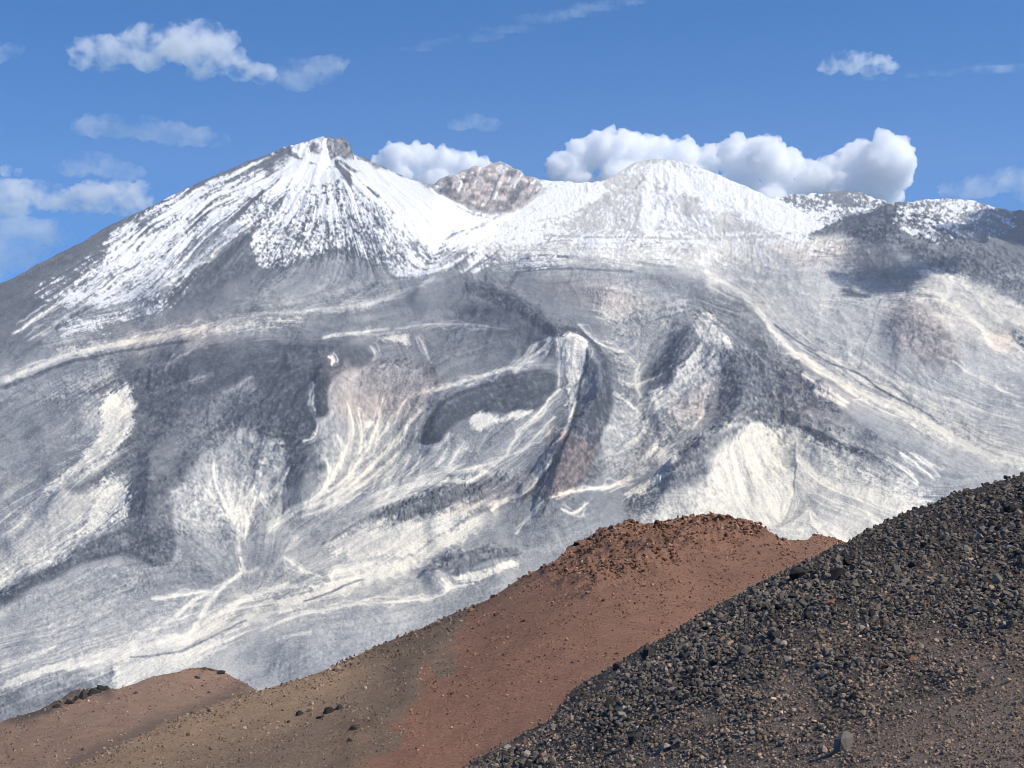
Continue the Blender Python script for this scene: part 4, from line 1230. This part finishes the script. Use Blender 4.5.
# --- the red ridge and the brown hill: tiny stones as a mass, the biggest blocks one by one
def hill_stones(name, h, x0, x1, n, size_f, dens_f, tint_f, label, seed):
    r = np.random.default_rng(seed)
    px = r.uniform(x0, x1, n); cy = h.crest_y(px); py = cy + r.uniform(-1, 260, n)
    m = (py < 830) & (r.uniform(0, 1, n) < dens_f(px, py, cy)); px, py, cy = px[m], py[m], cy[m]
    sp = size_f(px, py, cy, r); P = h.at(px, py); s = sp * h.depth(px, py) / FOC
    P[:, 2] += s * r.uniform(-.1, .3, len(px))
    o = rock_field(name, P, s, tint_f(px, py, r), M_FIELD_FAR, seed + 1)
    tag(o, label, kind='stuff')


def mid_dens(px, py, cy):
    o = inside(px, py, mid_out)
    red = mid_cover(px, py)[:, 0]
    d = 0.50 - 0.40 * red * sstep(40, 130, py - cy) + 0.35 * o
    d = d + 0.25 * np.exp(-((px - 655) / 40) ** 2 - ((py - 595) / 22) ** 2)
    return d * (0.35 + 1.0 * sstep(.35, .65, fbm(px / 16, py / 10, 77, 3)))


def mid_size(px, py, cy, r):
    return np.minimum(np.exp(r.normal(0, .4, len(px))) * (1.4 + 0.8 * inside(px, py, mid_out) + 0.7 * np.exp(-((py - cy) / 8) ** 2)), 7)


def mid_tint(px, py, r):
    c = mid_cover(px, py); red = c[:, :1]
    b = (1 - red) * np.array([[.19, .14, .105]]) + red * np.array([[.235, .128, .085]])
    b = b * (1 - .55 * c[:, 2:3])
    t = b * np.exp(r.normal(0, .38, (len(px), 1)))
    u = r.uniform(0, 1, len(px))
    t = np.where(inside(px, py, mid_out)[:, None], t * 0.74, t)
    return np.where((u < .04)[:, None], np.array([[.40, .28, .20]]), t)


hill_stones('ridge_gravel', midh, -120, 900, 110000, mid_size, mid_dens, mid_tint, 'rusty and brown stones littering the red ridge', 31)
hill_stones('hill_gravel', lefth, -150, 330, 36000, lambda px, py, cy, r: np.exp(r.normal(0, .4, len(px))) * 1.3,
            lambda px, py, cy: (0.5 + 0 * px) * (0.3 + sstep(.4, .65, fbm(px / 14, py / 8, 79, 3))),
            lambda px, py, r: np.array([[.20, .145, .115]]) * np.exp(r.normal(0, .4, (len(px), 1))), 'small brown stones strewn over the left hill', 37)
for x, y, sz, mt, lb, sh, h in (
        (222, 674, 8, 'black', 'dark boulder on the crest of the brown hill', 2, lefth), (197, 679, 7, 'black', 'dark rock just below the crest of the brown hill', 6, lefth),
        (76, 701, 9, 'black', 'black lava block wedged second from the left in the crest outcrop', 5, lefth), (89, 697, 9, 'black', 'small black lava block filling the gap in the left crest outcrop', 12, lefth),
        (101, 692, 10, 'black', 'black lava block leaning on the highest one of the left crest', 14, lefth), (107, 690, 12, 'black', 'highest black lava block on the left end of the brown hill crest', 3, lefth), (95, 695, 12, 'black', 'black lava block beside the highest one on the left crest', 7, lefth),
        (84, 699, 12, 'black', 'black lava block in the middle of the left crest outcrop', 10, lefth), (70, 703, 11, 'black', 'black lava block at the left end of the crest outcrop', 11, lefth),
        (58, 707, 9, 'black', 'small black lava block farthest down the left crest', 1, lefth),
        (329, 707, 15, 'black', 'largest black outcrop rock on the brown slope left of the red scoria', 3, midh), (339, 703, 12, 'black', 'black rock touching the right of the largest outcrop', 7, midh),
        (320, 712, 9, 'black', 'black rock at the lower left of the largest outcrop', 2, midh), (299, 709, 9, 'black', 'black rock left of the outcrop on the brown slope', 10, midh),
        (353, 727, 10, 'black', 'black rock right below the outcrop beside the scoria edge', 11, midh), (350, 738, 8, 'black', 'lower black rock beside the scoria edge', 6, midh),
        (540, 675, 5, 'tan', 'pale stone alone on the smooth red scoria', 4, midh), (573, 656, 5, 'black', 'small dark stone on smooth red scoria near its centre', 5, midh),
        (617, 648, 4.5, 'black', 'tiny dark stone on red scoria close to the scree edge', 9, midh), (668, 596, 5, 'tan', 'white stone below the rocky crest of the red ridge', 8, midh),
        (587, 651, 5, 'tan', 'pale orange stone on the red scoria above the pale one', 0, midh),
        (685, 531, 12, 'red', 'dark red block leaning in the middle of the ridge crest', 3, midh), (650, 548, 11, 'red', 'dark red block in a hollow of the ridge outcrop', 7, midh),
        (722, 524, 11, 'red', 'red block near the top of the ridge', 2, midh), (700, 527, 10, 'red', 'red block between two others on the ridge top', 10, midh),
        (668, 540, 10, 'red', 'red block below the ridge top among rubble', 11, midh), (588, 555, 11, 'black', 'dark rock on the left shoulder of the red ridge', 6, midh),
        (577, 550, 8, 'black', 'dark rock on the left corner of the ridge crest', 1, midh), (612, 552, 9, 'red', 'reddish block in the left of the ridge outcrop', 5, midh),
        (630, 541, 10, 'red', 'reddish block high in the ridge outcrop', 14, midh), (602, 572, 9, 'black', 'dark rock low in the ridge outcrop', 13, midh),
        (816, 535, 6, 'black', 'dark block on the small right-hand knob of the red ridge', 12, midh), (493, 597, 7, 'black', 'dark block standing on the lower left crest of the red ridge', 15, midh),
        (467, 609, 6, 'grey', 'grey block on the lower left crest of the red ridge', 9, midh), (450, 618, 6, 'grey', 'grey block farther down the red ridge crest', 2, midh),
        (405, 680, 5, 'tan', 'pale stone on the border of brown slope and red scoria', 0, midh)):
    p_, s_ = on(h, x, y, sz, -0.08)
    single_rock('rock', p_, s_, sh, mt, lb, None)
# ---------------------------------------------------------------- clouds: real bodies of lit vapour far behind the range
from mathutils import noise as mnoise


def cloud_material(name, dens, thr, soft, scale, aniso=0.2):
    m, n, l = new_mat(name)
    out = n.new('ShaderNodeOutputMaterial'); vol = n.new('ShaderNodeVolumePrincipled')
    tc = n.new('ShaderNodeTexCoord')
    nz = n.new('ShaderNodeTexNoise'); nz.inputs['Scale'].default_value = scale; nz.inputs['Detail'].default_value = 5; nz.inputs['Roughness'].default_value = 0.6
    l.new(tc.outputs['Object'], nz.inputs['Vector'])
    mr = n.new('ShaderNodeMapRange'); mr.interpolation_type = 'SMOOTHSTEP'
    mr.inputs['From Min'].default_value = thr; mr.inputs['From Max'].default_value = thr + soft; mr.inputs['To Min'].default_value = 0; mr.inputs['To Max'].default_value = dens
    l.new(nz.outputs['Fac'], mr.inputs['Value']); l.new(mr.outputs[0], vol.inputs['Density'])
    vol.inputs['Color'].default_value = (1, 1, 1, 1); vol.inputs['Anisotropy'].default_value = aniso
    l.new(vol.outputs[0], out.inputs['Volume'])
    m.cycles.volume_step_rate = 1.0
    return m


def cloud(puffs, dist, mat, label, group, frac=0.35, kids=9, squash=1.0, seed=1, centre=None, voxel=0.24, fat=1.0, stretch=1.0):
    r = np.random.default_rng(seed)
    pf = np.array(puffs, float)
    k = dist / FOC
    if centre is None: c0 = ray_point(np.array([pf[:, 0].mean()]), np.array([pf[:, 1].mean()]), dist)[0]
    else: c0 = np.array(centre)
    bm = bmesh.new(); mr = 1e9
    def ball(c, rad, st=1.0):
        bmesh.ops.create_icosphere(bm, subdivisions=2, radius=1, matrix=Matrix.Translation(c) @ Matrix.Diagonal((rad * st, rad, rad * squash, 1)))
    for x, y, s in pf:
        if centre is None: c = ray_point(np.array([x]), np.array([y]), dist)[0] - c0
        else: c = np.array([x, y, 0.0]) * k
        c = c + np.array([0, r.uniform(-.5, .5) * s * k, 0]); R0 = s * k * fat
        ball(Vector(c), R0, stretch); mr = min(mr, R0)
        for _ in range(kids):
            d = r.standard_normal(3); d[2] = abs(d[2]) * 0.9 - 0.15; d /= np.linalg.norm(d)
            q = R0 * frac * r.uniform(.7, 1.25)
            ball(Vector(c + d * (R0 * 0.86) * np.array([stretch, 1, squash])), q, stretch)
    me = bpy.data.meshes.new('cloud'); bm.to_mesh(me); bm.free()
    tmp = bpy.data.objects.new('cloud', me); COL.objects.link(tmp)
    rm = tmp.modifiers.new('skin', 'REMESH'); rm.mode = 'VOXEL'; rm.voxel_size = max(mr * voxel * 0.55, 12)
    dg = bpy.context.evaluated_depsgraph_get()
    me2 = bpy.data.meshes.new_from_object(tmp.evaluated_get(dg)); bpy.data.objects.remove(tmp); bpy.data.meshes.remove(me)
    me2.name = 'cloud'
    nv = len(me2.vertices); co = np.empty(nv * 3, np.float32); me2.vertices.foreach_get('co', co); co = co.reshape(-1, 3)
    no = np.empty(nv * 3, np.float32); me2.vertices.foreach_get('normal', no); no = no.reshape(-1, 3)
    rad = float(np.median(pf[:, 2])) * k
    dsp = np.array([mnoise.fractal(Vector(v) / (rad * 0.55) + Vector((seed, 0, 0)), 0.75, 2.1, 5) for v in co])
    fin = np.array([mnoise.fractal(Vector(v) / (rad * 0.16) + Vector((0, seed, 0)), 0.9, 2.0, 3) for v in co])
    co = co + no * (dsp * rad * 0.22 + fin * rad * 0.055)[:, None]
    me2.vertices.foreach_set('co', co.ravel().astype(np.float32)); me2.update()
    me2.materials.clear(); me2.materials.append(mat)
    o = bpy.data.objects.new('cloud', me2); COL.objects.link(o); o.location = c0
    tag(o, label, 'cloud', group)
    return o


D0 = 17500.0
CL_BANK = cloud_material('cumulus', 0.012, 0.30, 0.25, 0.0040, 0.0)
CL_PUFF = cloud_material('small_cumulus', 0.0048, 0.42, 0.22, 0.0034)
CL_PALE = cloud_material('pale_cloud', 0.0022, 0.40, 0.30, 0.0024)
CL_WISP = cloud_material('wispy_cloud', 0.0011, 0.42, 0.30, 0.0020)
cloud([(562, 168, 17), (582, 158, 20), (606, 150, 21), (632, 150, 20), (658, 153, 20), (684, 158, 19), (708, 161, 16), (738, 157, 22), (764, 160, 23), (790, 167, 19), (812, 178, 17),
       (834, 176, 21), (858, 163, 24), (884, 166, 29), (575, 182, 18), (620, 182, 24), (680, 188, 26), (740, 192, 26), (790, 198, 22), (840, 196, 22), (882, 196, 24), (748, 208, 22), (768, 204, 22), (720, 200, 20), (660, 185, 24)],
      D0, CL_BANK, 'long white cumulus bank rising behind the snow cone and far ridge', None, seed=3)
cloud([(378, 168, 14), (398, 161, 17), (420, 158, 16), (442, 163, 16), (464, 166, 15), (482, 170, 13), (500, 178, 14), (400, 184, 20), (440, 190, 22), (480, 194, 18)],
      D0, CL_BANK, 'creamy cumulus in the gap between the left summit and the crater wall', None, seed=5)
cloud([(86, 51, 14), (104, 48, 15), (126, 48, 16), (150, 44, 19), (176, 42, 21), (202, 46, 24), (222, 60, 17), (244, 70, 12), (262, 74, 11), (84, 62, 9), (105, 62, 10), (145, 60, 12), (200, 68, 12)],
      D0, CL_PUFF, 'large ragged white cloud high over the left flank', None, seed=7, fat=1.2, squash=.85, stretch=1.15)
cloud([(290, 76, 13), (308, 72, 18), (328, 66, 13), (300, 86, 9)], D0, CL_PALE, 'thin grey wisp trailing off the end of the large ragged cloud', None, seed=8, squash=.75, fat=1.12, stretch=1.5)
cloud([(90, 126, 13), (115, 126, 15), (145, 129, 14), (172, 134, 15), (198, 138, 12), (216, 140, 9)], D0, CL_PALE, 'flat lavender-grey cloud below the large ragged cloud', None, seed=9, squash=.75, fat=1.12, stretch=1.5)
cloud([(72, 168, 11), (92, 162, 14), (112, 169, 13), (132, 174, 9)], D0, CL_PALE, 'faint lavender puff above the low bright cloud at the left', None, seed=10, squash=.75, fat=1.12, stretch=1.5)
cloud([(-12, 172, 10), (6, 171, 7), (18, 172, 5)], D0, CL_PUFF, 'small bright cap of cloud at the left edge', None, seed=11)
cloud([(-10, 197, 19), (12, 197, 17), (34, 196, 15), (52, 199, 12), (76, 200, 12), (100, 199, 15), (124, 198, 16), (142, 205, 9)], D0, CL_PUFF, 'low bright cloud stretching from the left edge towards the mountain flank', None, seed=12, squash=.9, fat=1.25, stretch=1.3)
cloud([(-30, 210, 24), (0, 214, 18), (-20, 228, 24), (8, 228, 22), (34, 232, 18), (56, 238, 12), (4, 258, 20), (-22, 264, 26), (30, 252, 12)], D0, CL_PALE, 'hazy cloud bank lying on the left flank of the mountain', None, seed=13, squash=.75, fat=1.12, stretch=1.5)
cloud([(830, 67, 8), (844, 60, 10), (860, 61, 11), (876, 63, 10), (889, 68, 7), (850, 69, 7), (870, 70, 7)], D0, CL_PUFF, 'small lone flat-based cloud at the upper right', None, seed=14, squash=.85, fat=1.15, stretch=1.3)
cloud([(460, 124, 8), (473, 121, 9), (487, 125, 9)], D0, CL_PALE, 'tiny pale puff over the gap between the summits', None, seed=15, squash=.75, fat=1.12, stretch=1.5)
cloud([(958, 192, 12), (982, 186, 15), (1004, 180, 15), (1026, 180, 18), (1048, 188, 22)], D0, CL_PALE, 'lavender cloud at the right edge above the dark hill', None, seed=16, squash=.75, fat=1.12, stretch=1.5)
cloud([(420, 48, 7), (448, 43, 9), (478, 37, 9), (508, 29, 9), (538, 20, 10), (566, 14, 9), (594, 7, 9), (622, 2, 8)], D0, CL_WISP, 'long thin veil slanting up across the top of the sky', None, seed=17, squash=.5, fat=1.0, stretch=3.2)
cloud([(880, 78, 6), (915, 75, 7), (950, 72, 8), (985, 70, 9), (1020, 68, 10)], D0, CL_WISP, 'faint veil right of the lone flat-based cloud', None, seed=18, squash=.5, fat=1.0, stretch=3.2)
cloud([(-8, 54, 12), (8, 50, 10)], D0, CL_PALE, 'grey scrap of cloud cut by the upper left edge', None, seed=19, squash=.75, fat=1.12, stretch=1.5)


def shade_cloud(px, py, top, shapes, label, seed):
    """A cloud hanging outside the picture, up-sun of the hillside it darkens."""
    d = float(base_depth(np.array(py))); P = ray_point(np.array([float(px)]), np.array([float(py)]), d)[0]
    t = (top - P[2]) / SUN_DIR[2]
    q = d / D0
    return cloud([(x * q, y * q, s * q) for x, y, s in shapes], D0, CL_BANK, label, None, centre=P + SUN_DIR * t, seed=seed, squash=.6)


shade_cloud(1005, 243, 2500, [(-55, -20, 26), (-20, 0, 36), (20, 10, 40), (60, 10, 40), (0, 50, 34), (40, 70, 36)], 'cloud past the right edge that shades the dark hill', 41)
shade_cloud(890, 273, 2300, [(-45, -6, 16), (-15, 0, 22), (15, 4, 24), (45, 0, 18), (5, -30, 20)], 'cloud past the right edge that shades the middle slope', 42)
SC.cycles.volume_bounces = 20; SC.cycles.max_bounces = 22
SC.cycles.volume_max_steps = 512
